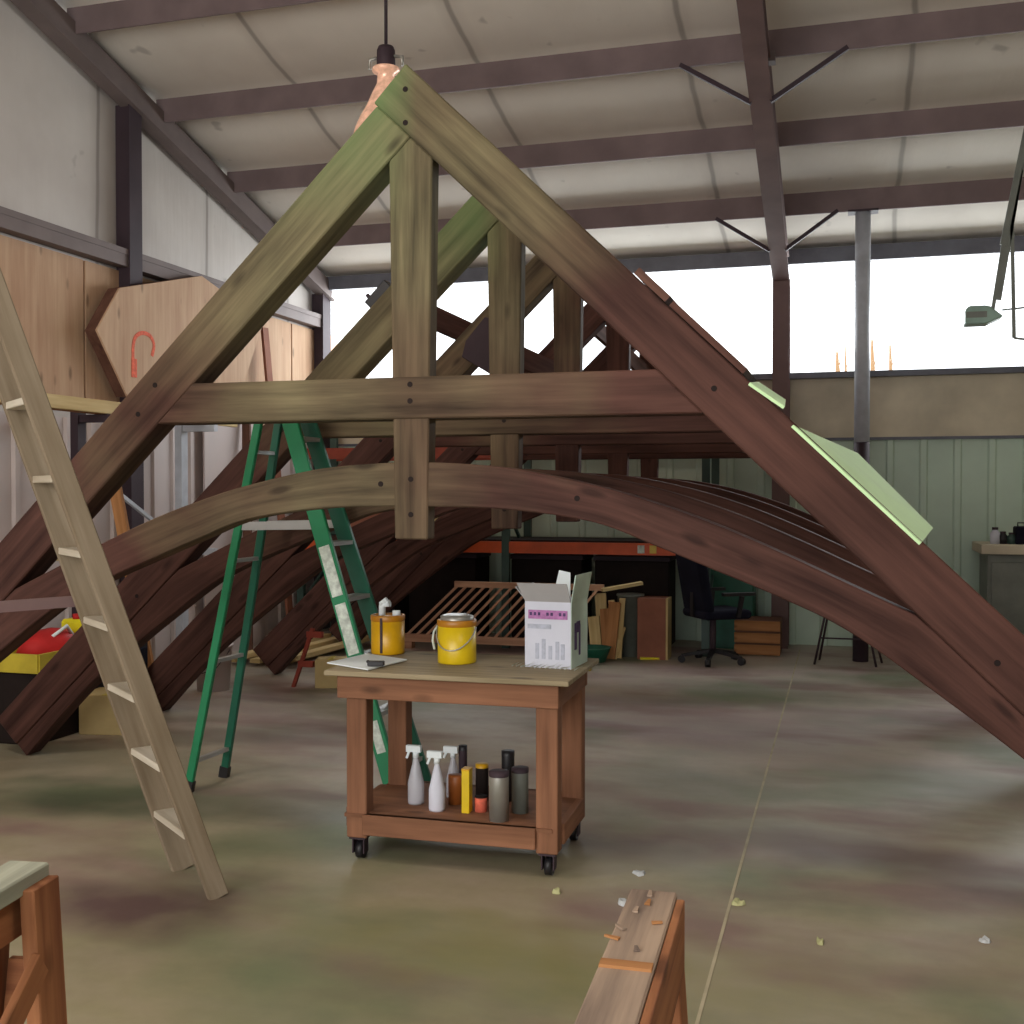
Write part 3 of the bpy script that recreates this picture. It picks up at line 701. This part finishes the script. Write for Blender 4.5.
# ------------------------------------------------------------------ pendant high-bay lamp
PY = 6.9; q = onY(386, 60, PY); lx = q.x
pl = thing('pendant_lamp', (lx, PY, q.z), 'hanging high-bay lamp with glass bell shade behind the peak of the nearest truss', 'lamp')
MB().tube([(lx, PY, q.z + .06), (lx, PY, ceil_z(PY) - .0)], .012, 8).build('cable', 'dark_steel', pl)
MB().lathe([(0, .09), (.05, .085), (.06, .06), (.062, -.04), (.05, -.06), (0, -.06)], q, 24).build('socket', 'dark_steel', pl)
for sg in (-1, 1): MB().tube([q + Vector((sg * .05, 0, .02)), q + Vector((sg * .115, 0, .01)), q + Vector((sg * .115, 0, -.05))], .012, 8).build('bracket', 'silver', pl)
copper = plain('lamp_glass', (226, 176, 150), .2, .2, .4, 22, emit=((255, 196, 164), .3))
MB().lathe([(.055, -.055), (.085, -.06), (.085, -.075), (.05, -.09), (.055, -.16), (.085, -.22), (.12, -.30), (.165, -.38), (.20, -.46), (.21, -.5)], q, 32).build('shade', copper, pl, solid=.006)
MB().lathe([(0, -.1), (.03, -.12), (.045, -.2), (.03, -.28), (0, -.3)], q, 16).build('bulb', plain('bulb', (255, 240, 220), .3, emit=((255, 236, 214), 6)), pl)

# ------------------------------------------------------------------ opener unit hanging at right
OY = 10.12
a_ = onY(964, 316, OY); b_ = onY(1002, 316, OY); z0 = onY(983, 325, OY).z; z1 = onY(983, 307, OY).z
op = thing('door_opener', ((a_.x + b_.x) / 2, OY, z0), 'green-grey motor unit hanging from steel straps in front of the bright window', 'motor unit')
MB().prism([(a_.x, z0), (b_.x - .12, z0), (b_.x, (z0 + z1) / 2 - .02), (b_.x - .1, z1 - .01), (b_.x - .14, z1), (a_.x + .03, z1), (a_.x, z1 - .03)], (0, OY - .1, 0), (1, 0, 0), (0, 0, 1), (0, .2, 0)).build('housing', 'opener', op, bevel=.01)
MB().box(((a_.x + b_.x) / 2 - .06, OY - .103, (z0 + z1) / 2), (.16, .006, .05)).build('cover_panel', 'gy', op)
MB().bar(onY(992, 314, OY), onY(1004, 240, OY), .02, .03).bar(onY(998, 300, OY), onY(1020, 170, OY), .012, .05, (1, 0, 0)).bar(onY(1003, 245, OY), onY(1028, 124, OY), .03, .05, (1, 0, 0)).build('strap', 'gy', op)
MB().bar(onY(1014, 338, OY), onY(1012, 225, OY), .012, .03, (1, 0, 0)).bar(onY(1012, 225, OY), onY(1027, 138, OY), .012, .03, (1, 0, 0)).build('strap', 'gy', op)
MB().tube([onY(1002, 310, OY), onY(1030, 307, OY)], .008, 6).build('rod', 'gy', op)
MB().tube([onY(1014, 338, OY), onY(1030, 340, OY)], .01, 6).build('rod', 'gy', op)

# ------------------------------------------------------------------ pallet rack at the back wall
RY0, RY1 = 11.25, 12.1
xs = [-5.75, onY(506, 500, RY0).x, onY(706, 540, RY0).x]
rk = thing('pallet_rack', ((xs[0] + xs[2]) / 2, 11.7, 0), 'pallet rack with orange beams and green uprights along the back wall', 'rack')
for x in xs:
    for y in (RY0, RY1): MB().box((x, y, 1.2), (.08, .06, 2.4)).build('upright', 'upright', rk)
    MB().bar((x, RY0, .4), (x, RY1, .9), .03, .03).bar((x, RY1, .9), (x, RY0, 1.5), .03, .03).build('upright_brace', 'upright', rk)
for z in (1.06, 2.06):
    for i in (0, 1):
        for y in (RY0, RY1):
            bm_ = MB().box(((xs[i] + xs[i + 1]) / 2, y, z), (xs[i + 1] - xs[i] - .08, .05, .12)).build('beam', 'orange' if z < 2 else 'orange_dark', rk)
            if z < 2 and y == RY0 and i == 1:
                for (px_, mt) in ((641, 'sticker'), (653, 'yellow2')):
                    qq = onY(px_, 549, RY0 - .028); MB().box((qq.x, RY0 - .028, z), (.07, .004, .08)).build('beam_sticker', mt, bm_)
for i in (0, 1): MB().box(((xs[i] + xs[i + 1]) / 2, (RY0 + RY1) / 2, 1.13), (xs[i + 1] - xs[i], .8, .02)).build('deck', 'dark_box', rk)
# dark crates under the beam
for k, x in enumerate((-5.15, -4.2, -3.02, -2.1)):
    w = .78; t = thing('storage_crate', (x, 11.8, 0), ['dark crate on the floor under the rack, at its left end', 'dark crate under the rack, second from its left end', 'dark crate under the rack behind the slatted panel', 'dark crate under the rack behind the wood offcuts'][k], 'crate', 'dark crates under the rack')
    MB().box((x, 11.8, .47), (w, .5, .9)).build('body', 'dark_box', t, bevel=.01); MB().box((x, 11.8, .945), (w + .03, .53, .05)).build('lid', 'dark_steel', t, bevel=.005)
# boxes on deck
for k, (x, w, h, mt, lb) in enumerate(((-5.0, .6, .45, 'cardboard_red', 'reddish cardboard box on the rack deck at the left'), (-4.2, .7, .3, 'cardboard', 'pale cardboard box on the rack deck behind the left trusses'),
                                  )):
    t = thing('cardboard_box', (x, 11.65, 1.14), lb, 'box'); MB().box((x, 11.65, 1.14 + h / 2), (w, .5, h)).build('body', mt, t, bevel=.005)
    MB().box((x, 11.65, 1.14 + h + .002), (.05, .5, .003)).build('tape', 'tray', t)
# slatted panel (balustrade) leaning in front of the rack
LY = 10.98
tl_, tr_2 = onY(455, 584, LY), onY(604, 587, LY); bl, br = onY(400, 637, LY), onY(558, 640, LY)
lt = thing('slatted_panel', (bl.lerp(br, .5).x, LY, .0), 'wooden railing panel with slanted slats leaning before the rack', 'railing panel')
zt_, zb_ = tl_.z, bl.z
MB().bar((tl_.x, LY, zt_), (tr_2.x, LY, zt_), .04, .06).build('top_rail', 'lattice', lt)
MB().bar((bl.x, LY, zb_), (br.x, LY, zb_), .05, .08).build('bottom_rail', 'lattice', lt)
for x in (bl.x + .1, br.x - .1): MB().box((x, LY, (zb_ - .04) / 2), (.1, .1, zb_ - .04)).build('foot', 'lattice', lt)
ns = 16
for k in range(ns):
    f = (k + .5) / ns
    MB().bar((bl.x + (br.x - bl.x) * f, LY - .005, zb_), (tl_.x + (tr_2.x - tl_.x) * f, LY - .005, zt_), .025, .022, (0, 1, 0)).build('slat', 'lattice', lt)
# wood offcuts
random.seed(5)
for k in range(9):
    px_ = 600 + random.random() * 24; q = onZ(px_, 645, 0); x = q.x + .15; y = 10.86 + .035 * k
    lean = random.uniform(-.1, .08); h = random.uniform(.3, .62)
    MB().bar((x, y - .12, 0.01), (x + lean, y, h), random.uniform(.05, .12), .025, (0, 1, 0)).build('wood_offcut', 'pine' if k % 3 else 'pine_dark', label='pale wood offcut propped upright before the rack, right of the slatted panel', cat='wood scrap', group='wood offcuts by the rack')
q = onY(628, 582, 10.8)
MB().bar(onY(602, 590, 10.8), onY(642, 583, 10.95), .10, .03).build('wood_plank', 'pine', label='short pale plank lying on top of the propped offcuts', cat='plank')
q = onZ(617, 645, 0); t = thing('green_bucket', (q.x, 10.6, 0), 'small green tub on the floor beneath the wood offcuts', 'tub')
MB().lathe([(0, 0.0), (.12, 0), (.17, .13), (.18, .14), (.16, .14), (.11, .01), (0, .01)], (q.x, 10.6, 0), 20).build('tub', 'teal', t)
q = onZ(651, 644, 0); t = thing('grey_drum', (q.x - .06, 11.08, 0), 'tall grey bin between wood offcuts and reddish box', 'bin')
MB().lathe([(0, 0), (.11, 0), (.13, .6), (.14, .6), (.14, .62), (.12, .62), (0, .6)], (q.x - .06, 11.08, 0), 20).build('body', 'gy', t)
q = onZ(667, 644, 0); t = thing('cardboard_box', (q.x, 11.0, 0), 'upright reddish-brown cardboard box left of the office chair', 'box')
MB().box((q.x + .02, 11.0, .3), (.28, .25, .6)).build('body', 'cardboard_red', t, bevel=.004); MB().box((q.x + .17, 11.0, .3), (.02, .25, .6)).build('edge_panel', 'cardboard', t)
t = MB().bar(onZ(640, 658, .012), onZ(664, 658, .012), .09, .02).build('floor_strip', 'lemon', label='short yellow strip lying on the floor before the rack', cat='board')

# ------------------------------------------------------------------ office chair
oc = onY(713, 600, 10.85); ox, oy = oc.x, oc.y
ch = thing('office_chair', (ox, oy, 0), 'black swivel office chair standing in front of the back wall', 'chair')
mb = MB()
for k in range(5):
    a = 2 * math.pi * k / 5 + .3; e = Vector((ox + .3 * math.cos(a), oy + .3 * math.sin(a), .07))
    mb.bar((ox, oy, .12), e, .05, .035, w1=.035, h1=.025)
bs = mb.build('base', 'black', ch)
for k in range(5):
    a = 2 * math.pi * k / 5 + .3; e = Vector((ox + .3 * math.cos(a), oy + .3 * math.sin(a), .035)); s_ = Vector((-math.sin(a), math.cos(a), 0)) * .025
    MB().tube([e - s_, e + s_], .034, 14).build('caster', 'black', bs)
MB().tube([(ox, oy, .1), (ox, oy, .44)], .03, 12).build('gas_lift', 'dark_steel', ch)
def rbox(c, d, mat, name, tilt=0, par=ch, bev=.04):
    c = Vector(c); m_ = Matrix.Rotation(tilt, 3, 'Y'); mb = MB().box((0, 0, 0), d); mb.v = [c + m_ @ v for v in mb.v]
    o_ = mb.build(name, mat, par); md = o_.modifiers.new('b', 'BEVEL'); md.width = bev; md.segments = 4; return o_
rbox((ox + .04, oy, .48), (.50, .50, .09), 'navy', 'seat', 0)
rbox((ox - .20, oy, .80), (.10, .50, .62), 'navy', 'backrest', -.18, bev=.045)
MB().bar((ox, oy, .43), (ox - .22, oy, .46), .06, .02).bar((ox - .22, oy, .46), (ox - .22, oy, .7), .06, .02, (1, 0, 0)).build('back_bracket', 'black', ch)
for sg in (-1, 1):
    MB().bar((ox + .12, oy + sg * .27, .46), (ox + .15, oy + sg * .29, .66), .04, .03, (0, 1, 0)).bar((ox - .05, oy + sg * .29, .68), (ox + .28, oy + sg * .29, .68), .06, .03).build('armrest', 'black', ch)

ch.rotation_euler = (0, 0, .6)
# bin, panels right of the chair
q = onZ(735, 650, 0); t = thing('green_bin', (q.x - .05, 12.05, 0), 'green plastic crate against the back wall behind the office chair', 'crate')
MB().box((q.x - .05, 12.05, .45), (.46, .4, .9)).build('body', 'teal', t, bevel=.01); MB().box((q.x - .05, 12.05, .91), (.5, .44, .03)).build('rim', 'upright', t)
t = thing('wooden_crate', (q.x + .25, 11.65, 0), 'low brown wooden crate beside the office chair', 'crate'); mb = MB()
for k in range(3): mb.box((q.x + .25, 11.42, .06 + k * .12), (.45, .02, .1))
mb.build('slats', 'pine_dark', t); MB().box((q.x + .25, 11.65, .18), (.44, .42, .34)).build('body', 'ply_dark', t)
# thin metal stand
q = onZ(845, 664, 0); sx, sy = q.x, q.y
st_ = thing('folding_stand', (sx, sy, 0), 'spindly metal folding stand in front of the back wall under the right slope', 'stand')
for (dx, dy) in ((-.28, -.12), (-.24, .2), (.28, -.12), (.34, .16)):
    MB().tube([(sx + dx, sy + dy, 0), (sx + dx * .55, sy + dy * .3, .62)], .011, 8).build('leg', 'dark_steel', st_)
MB().box((sx, sy, .64), (.42, .2, .04)).build('top', 'dark_steel', st_)
MB().tube([(sx - .22, sy - .07, .25), (sx + .22, sy - .07, .25)], .008, 8).build('crossbar', 'dark_steel', st_)
# workbench right
bx0 = onY(983, 548, 11.6).x; wbz = onY(1000, 545, 11.6).z
wk = thing('workbench', (bx0 + .8, 11.9, 0), 'grey-green metal workbench against the back wall at the right edge', 'workbench')
MB().box((bx0 + .8, 11.9, wbz - .04), (1.65, .8, .09)).build('worktop', 'wall_tan', wk, bevel=.004)
MB().box((bx0 + .82, 11.95, (wbz - .09) / 2 + .03), (1.55, .65, wbz - .15)).build('cabinet', 'gy', wk)
for k in (0, 1): MB().box((bx0 + .43 + .78 * k, 11.615, (wbz - .09) / 2 + .03), (.7, .015, wbz - .3)).build('door', 'gy', wk, bevel=.004)
for (px_, w, h, mt, lb) in ((995, .09, .16, 'white', 'white bottle on the workbench at the right edge'), (1003, .08, .12, 'black', 'small black pot beside the white bottle on the workbench'),
                        (1012, .1, .11, 'upright', 'dark green tin on the workbench'), (1021, .12, .17, 'navy', 'dark tool case on the workbench cut by the right edge')):
    x = onY(px_, 545, 11.75).x; t = thing(('bottle' if 'bottle' in lb else 'tin' if 'tin' in lb else 'pot' if 'pot' in lb else 'tool_case'), (x, 11.75, wbz + .005), lb, 'container')
    if 'case' in lb:
        MB().box((x, 11.75, wbz + .005 + h / 2), (w, .2, h)).build('body', mt, t, bevel=.01); MB().tube([(x - .03, 11.75, wbz + h), (x - .03, 11.75, wbz + h + .04), (x + .03, 11.75, wbz + h + .04), (x + .03, 11.75, wbz + h)], .008, 6).build('handle', 'black', t)
    else:
        MB().lathe([(0, 0), (w / 2, 0), (w / 2, h * .65), (w * .3, h * .8), (w * .3, h * .85), (0, h * .85)], (x, 11.75, wbz + .005), 16).build('body', mt, t)
        MB().lathe([(w * .32, h * .85), (w * .32, h), (0, h)], (x, 11.75, wbz + .005), 16).build('cap', 'dark_steel', t)

# ------------------------------------------------------------------ left wall: lumber rack, hexagonal panel
RX = -5.80
r1, r2 = onX(78, 400, RX).y, onX(181, 400, RX).y
lr = thing('lumber_rack', (RX, (r1 + r2) / 2, 0), 'grey steel lumber rack standing along the left wall', 'rack')
for y, mt in ((r1 - 1.4, 'dark_steel'), (r1, 'dark_steel'), (r2, 'pipe')):
    MB().box((RX, y, 1.14), (.07, .10, 2.28)).build('upright', mt, lr)
    for z in (2.22, 1.1): MB().box((RX + .19, y, z), (.34, .06, .06)).build('arm', mt, lr)
MB().bar((RX, r1, .5), (RX, r2, 1.4), .03, .03).bar(onX(112, 488, RX), onX(152, 520, RX), .03, .03).build('diagonal_brace', 'pipe', lr)
def board(y0, y1, x, z, w, h, mat, lb): MB().bar((x, y0, z), (x, y1, z), w, h).build('lumber_board', mat, label=lb, cat='board', bevel=.003)
board(5.2, r2 + .5, RX + .27, 2.305, .04, .10, 'pine', 'long pale pine board on edge, at the front of the lumber rack')
board(5.0, r1 + .35, RX + .18, 2.275, .09, .04, 'pine_dark', 'shorter browner board lying flat behind the pale one on the lumber rack')
board(5.0, r1 + .9, RX + .18, 1.152, .09, .04, 'pine', 'pale board lying on the lower arms of the lumber rack')
# leaning boards
MB().bar((RX + .52, onX(97, 500, RX).y, 0), onX(112, 470, RX + .40), .10, .03, (0, 1, 0)).build('leaning_board', 'pine_dark', label='orange pine board leaning against the lumber rack', cat='board')
b0 = onX(240, 560, -5.9); b1 = onX(246, 360, -5.95)
MB().bar((-5.75, b0.y - .1, 0), (-5.95, b1.y + .0, 2.75), .09, .03, (0, 1, 0)).build('leaning_board', 'ply_dark', label='dark brown board leaning on the left wall beyond the lumber rack', cat='board')
b1 = onX(266, 318, -5.93); b0 = onX(283, 470, -5.8)
MB().bar((-5.75, b0.y + .1, 0), (-5.95, b1.y, 3.4), .12, .03, (1, 0, 0)).build('leaning_board', 'cardboard_red', label='tall reddish board leaning on the left wall near the back corner', cat='board')
# white panel sheet leaning near corner
y0_, y1_ = onX(205, 450, -5.8).y, onX(262, 450, -5.8).y
MB().box((-6.0, (y0_ + y1_) / 2 + .3, 1.3), (.02, (y1_ - y0_), 2.6)).build('wallboard_sheet', 'wall_white', label='plain whitish sheet standing against the left wall beyond the lumber rack', cat='sheet')
hx = -5.88
hp = [onX(*p_, hx) for p_ in ((95, 330), (118, 288), (200, 276), (262, 322), (238, 396), (126, 397))]
hpn = thing('plywood_panel', (hx, sum(p_.y for p_ in hp) / 6, min(p_.z for p_ in hp)), 'many-sided plywood panel with a red spray mark hanging on the left wall', 'panel')
MB().prism([(p_.y, p_.z) for p_ in hp], (hx - .10, 0, 0), (0, 1, 0), (0, 0, 1), (.10, 0, 0), (0, 1)).build('shadow_side', 'ply_dark', hpn)  # dark band standing in for the shadow behind the panel
MB().prism([(p_.y, p_.z) for p_ in hp], (hx + .001, 0, 0), (0, 1, 0), (0, 0, 1), (.018, 0, 0), (0, 1)).build('face_sheet', 'ply', hpn)
mk = [onX(*p_, hx + .021) for p_ in ((134, 374), (133, 352), (135, 338), (142, 333), (150, 336), (154, 345), (152, 356))]
sm = spl([(p_.y, p_.z) for p_ in mk], 5)
mb = MB()
for p_, q2 in zip(sm, sm[1:]): mb.bar((hx + .021, p_.x, p_.y), (hx + .021, q2.x, q2.y), .004, .035, Vector((0, -(q2.y - p_.y), q2.x - p_.x)))
mb.build('spray_mark', 'spray', hpn)
q_ = onX(134, 368, hx + .02)
MB().box((hx + .022, q_.y, q_.z), (.006, .07, .16)).build('spray_mark', M['spray'], hpn)

# yellow tray with things on dark base
q = onX(42, 655, -5.3)
TYy = q.y
tb = thing('tool_bench', (-5.22, TYy, 0), 'dark low bench carrying a yellow tray, behind the feet of the second truss', 'bench')
y0_, y1_ = 6.02, onX(84, 650, -5.0).y; tzz = onX(42, 658, -5.1).z
MB().box((-5.22, (y0_ + y1_) / 2, (tzz - .07) / 2), (.46, y1_ - y0_ - .05, tzz - .07)).build('body', 'dark_box', tb, bevel=.01)
mb = MB().box((-5.22, (y0_ + y1_) / 2, tzz - .055), (.56, y1_ - y0_, .02))
for x in (-5.5, -4.94): mb.box((x, (y0_ + y1_) / 2, tzz), (.02, y1_ - y0_, .12))
for y in (y0_, y1_): mb.box((-5.22, y, tzz), (.56, .02, .12))
mb.build('tray', 'tray', tb)
q = onX(50, 632, -5.2)
t = thing('red_bag', (-5.2, q.y, tzz - .045), 'rounded red plastic bundle lying in the yellow tray', 'bag')
mb = MB().lathe([(0, 0), (.14, .0), (.19, .07), (.17, .15), (.10, .2), (0, .22)], (-5.2, q.y, tzz - .045), 18)
for i, v in enumerate(mb.v): v.y = q.y + (v.y - q.y) * 1.25 + .02 * math.sin(i)
mb.build('bundle', 'red', t)
MB().tube([(-5.1, q.y + .12, tzz + .1), (-5.08, q.y + .02, tzz + .19), (-5.1, q.y - .1, tzz + .13)], .012, 8).build('strap', 'paper', t)
q = onX(77, 626, -5.2)
t = thing('jug', (-5.2, q.y, tzz - .045), 'yellow and green jug standing beside the red bundle in the tray', 'jug')
MB().box((-5.2, q.y + .03, tzz + .08), (.2, .18, .25)).build('body', 'lemon', t, bevel=.02)
MB().box((-5.097, q.y - .045, tzz + .08), (.008, .05, .24)).build('side_label', 'upright', t)
MB().tube([(-5.2, q.y, tzz + .2), (-5.2, q.y, tzz + .24)], .03).build('cap', 'red', t)
q = onZ(102, 735, 0)
t = thing('cardboard_box', (q.x, q.y, 0), 'plain beige cardboard box on the floor behind the second truss foot', 'box')
MB().box((q.x, q.y + .15, .135), (.38, .3, .27), R(10)).build('body', 'cardboard', t, bevel=.004)
MB().box((q.x, q.y + .15, .271), (.05, .3, .003), R(10)).build('tape', 'tray', t)
# cluttered bits behind trusses, left
q = onZ(205, 655, 0)
t = thing('white_bucket', (-5.0, 8.2, 0), 'grubby white pail on the floor among the truss feet at left', 'bucket')
MB().lathe([(0, 0), (.13, 0), (.155, .36), (.165, .36), (.165, .38), (.15, .38), (.12, .02), (0, .02)], (-5.0, 8.2, 0), 22).build('pail', 'wall_white', t)
MB().tube([(-5.16, 8.2, .34), (-5.1, 8.08, .2), (-5.0, 8.03, .16), (-4.9, 8.08, .2), (-4.84, 8.2, .34)], .004, 6).build('bail_handle', 'dark_steel', t)
for k in range(6):
    MB().bar((-5.55 + .13 * k, 9.4, .05 + .045 * (k % 2)), (-5.45 + .13 * k, 11.0, .05 + .045 * (k % 2)), .11, .04).build('lumber_board', 'pine' if k % 2 else 'cardboard', label='light pine board in the low stack on the floor behind the left truss feet', cat='board', group='low stack of boards by the left wall')
for k in range(3):
    MB().bar((-4.3 + .5 * k, 9.75 + .1 * k, .03), (-3.2 + .5 * k, 9.9 + .08 * k, .03), .12, .05).build('floor_plank', 'tray', label=['yellowish plank on the floor, leftmost of three behind the cart', 'yellowish plank on the floor, middle of three behind the cart', 'yellowish plank on the floor, rightmost of three behind the cart'][k], cat='plank', group='yellowish planks on the floor')
t = thing('red_clamp', (-4.35, 8.5, 0), 'red bar clamp standing on the floor between left truss feet', 'clamp')
MB().bar((-4.42, 8.5, 0), (-4.24, 8.5, .5), .03, .03, (0, 1, 0)).build('bar', 'dull_red', t)
MB().box((-4.22, 8.5, .45), (.14, .04, .05)).build('jaw', 'dull_red', t)
MB().box((-4.30, 8.5, .2), (.14, .04, .05)).build('jaw', 'dull_red', t)
t = thing('cardboard_box', (-4.15, 8.55, 0), 'small tan cardboard box on the floor beside the red clamp', 'box')
MB().box((-4.12, 8.62, .12), (.26, .2, .24), .3).build('body', 'cardboard', t, bevel=.004)
MB().box((-4.12, 8.62, .242), (.04, .2, .003), .3).build('tape', 'tray', t)
t = thing('tool_chest', (-5.1, 6.95, 0), 'black tool chest standing against the lumber rack behind the truss feet', 'chest')
MB().box((-5.1, 6.95, .28), (.40, .40, .56)).build('body', 'black', t, bevel=.01)
for k in range(3): MB().box((-4.895, 6.95, .12 + .16 * k), (.015, .34, .13)).build('drawer', 'navy', t, bevel=.004)

# scraps on the floor
for (px_, py_, s_, mt, lb) in ((640, 874, .07, 'scrap', 'crumpled pale paper scrap on the floor just beyond the centre sawhorse'), (624, 904, .07, 'scrap', 'pale scrap on the floor at the left of the centre sawhorse end'),
                           (738, 904, .06, 'scrap_y', 'small yellowish chip lying on the floor joint'), (820, 943, .07, 'scrap_y', 'slim pale wood sliver on the floor right of the joint'),
                           (985, 942, .05, 'scrap', 'little pale chip on the floor at the lower right'), (557, 893, .05, 'scrap_y', 'small yellowish shaving on the floor below the cart')):
    q = onZ(px_, py_, 0); mb = MB(); rr = random.Random(px_); n = 8; vs = []
    for k in range(n):
        a = 2 * math.pi * k / n; r_ = s_ * .5 * rr.uniform(.6, 1.1); vs.append(q + Vector((r_ * math.cos(a) * (.5 if 'sliver' in lb else 1), r_ * math.sin(a), .001)))
    top = [v * 1 for v in vs]; top = [q + (v - q) * .8 + Vector((0, 0, rr.uniform(.004, .022))) for v in vs]
    mb._add(vs + top + [q + Vector((0, 0, .012))], [tuple(range(n))[::-1]] + [(i, (i + 1) % n, n + (i + 1) % n, n + i) for i in range(n)] + [(n + i, n + (i + 1) % n, 2 * n) for i in range(n)], [(0, 0, 0)] * (2 * n + 1))
    mb.build('floor_scrap', mt, label=lb, cat='scrap')

# saplings outside the clerestory
OY2 = 15.0
for (px_, yt, w, lb) in ((837, 352, .05, 'orange-brown stem outside the window, left of the pipe column'), (845, 343, .025, 'thin grey stem outside the window just left of the pipe column'),
                     (872, 340, .05, 'brown stem outside the window just right of the pipe column'), (890, 345, .04, 'slim orange stem outside the window, furthest right')):
    b_ = onY(px_, 372, OY2); t_ = onY(px_, yt, OY2)
    st2 = thing('sapling', (b_.x, OY2, 0), lb, 'sapling', 'bare stems outside the window')
    MB().tube([(b_.x, OY2, -.1), (b_.x + .01, OY2, b_.z), (t_.x, OY2, t_.z)], [w * .7, w * .6, w * .25], 8).build('stem', 'masonry', st2)
    MB().tube([(b_.x, OY2, b_.z), (b_.x + .06, OY2, b_.z + .2)], [w * .2, w * .1], 6).build('twig', 'masonry', st2)
MB().box((1.5, 26, -.25), (60, 27, .1)).build('ground', plain('ground_outside', (150, 150, 130), .9), kind='structure')

# ------------------------------------------------------------------ light
w = bpy.data.worlds.new('world'); bpy.context.scene.world = w; w.use_nodes = True
bg = w.node_tree.nodes['Background']; bg.inputs[0].default_value = (.93, .97, 1, 1); bg.inputs[1].default_value = 2.6
def area(name, loc, rot_, sx_, sy_, e, col):
    l = bpy.data.lights.new(name, 'AREA'); l.shape = 'RECTANGLE'; l.size = sx_; l.size_y = sy_; l.energy = e; l.color = col
    o_ = bpy.data.objects.new(name, l); C.objects.link(o_); o_.location = loc; o_.rotation_euler = rot_; return o_
area('sky_through_clerestory', (-.5, D + .5, 3.55), (R(-78), 0, 0), 12, 1.1, 420, (.92, .97, 1))
area('open_door_light', (-3.2, -2.7, 2.9), (R(84), 0, R(-6)), 5, 3.2, 250, (1, .94, .86))
for n_, (x_, y_) in enumerate(((1.5, 1.5), (-3.8, 3.0))):
    area('warm_fill', (x_, y_, 5.0), (0, 0, 0), .6, .6, 60, (1, .88, .76))  # unseen warm fill lights, added to brighten the interior
l = bpy.data.lights.new('pendant_bulb', 'POINT'); l.energy = 12; l.color = (1, .8, .62); l.shadow_soft_size = .1
o_ = bpy.data.objects.new('pendant_bulb', l); C.objects.link(o_); o_.location = (lx, PY, onY(386, 60, PY).z - .55)
vs_ = bpy.context.scene.view_settings
vs_.view_transform = 'Standard'; vs_.look = 'None'; vs_.exposure = 0; vs_.gamma = 1
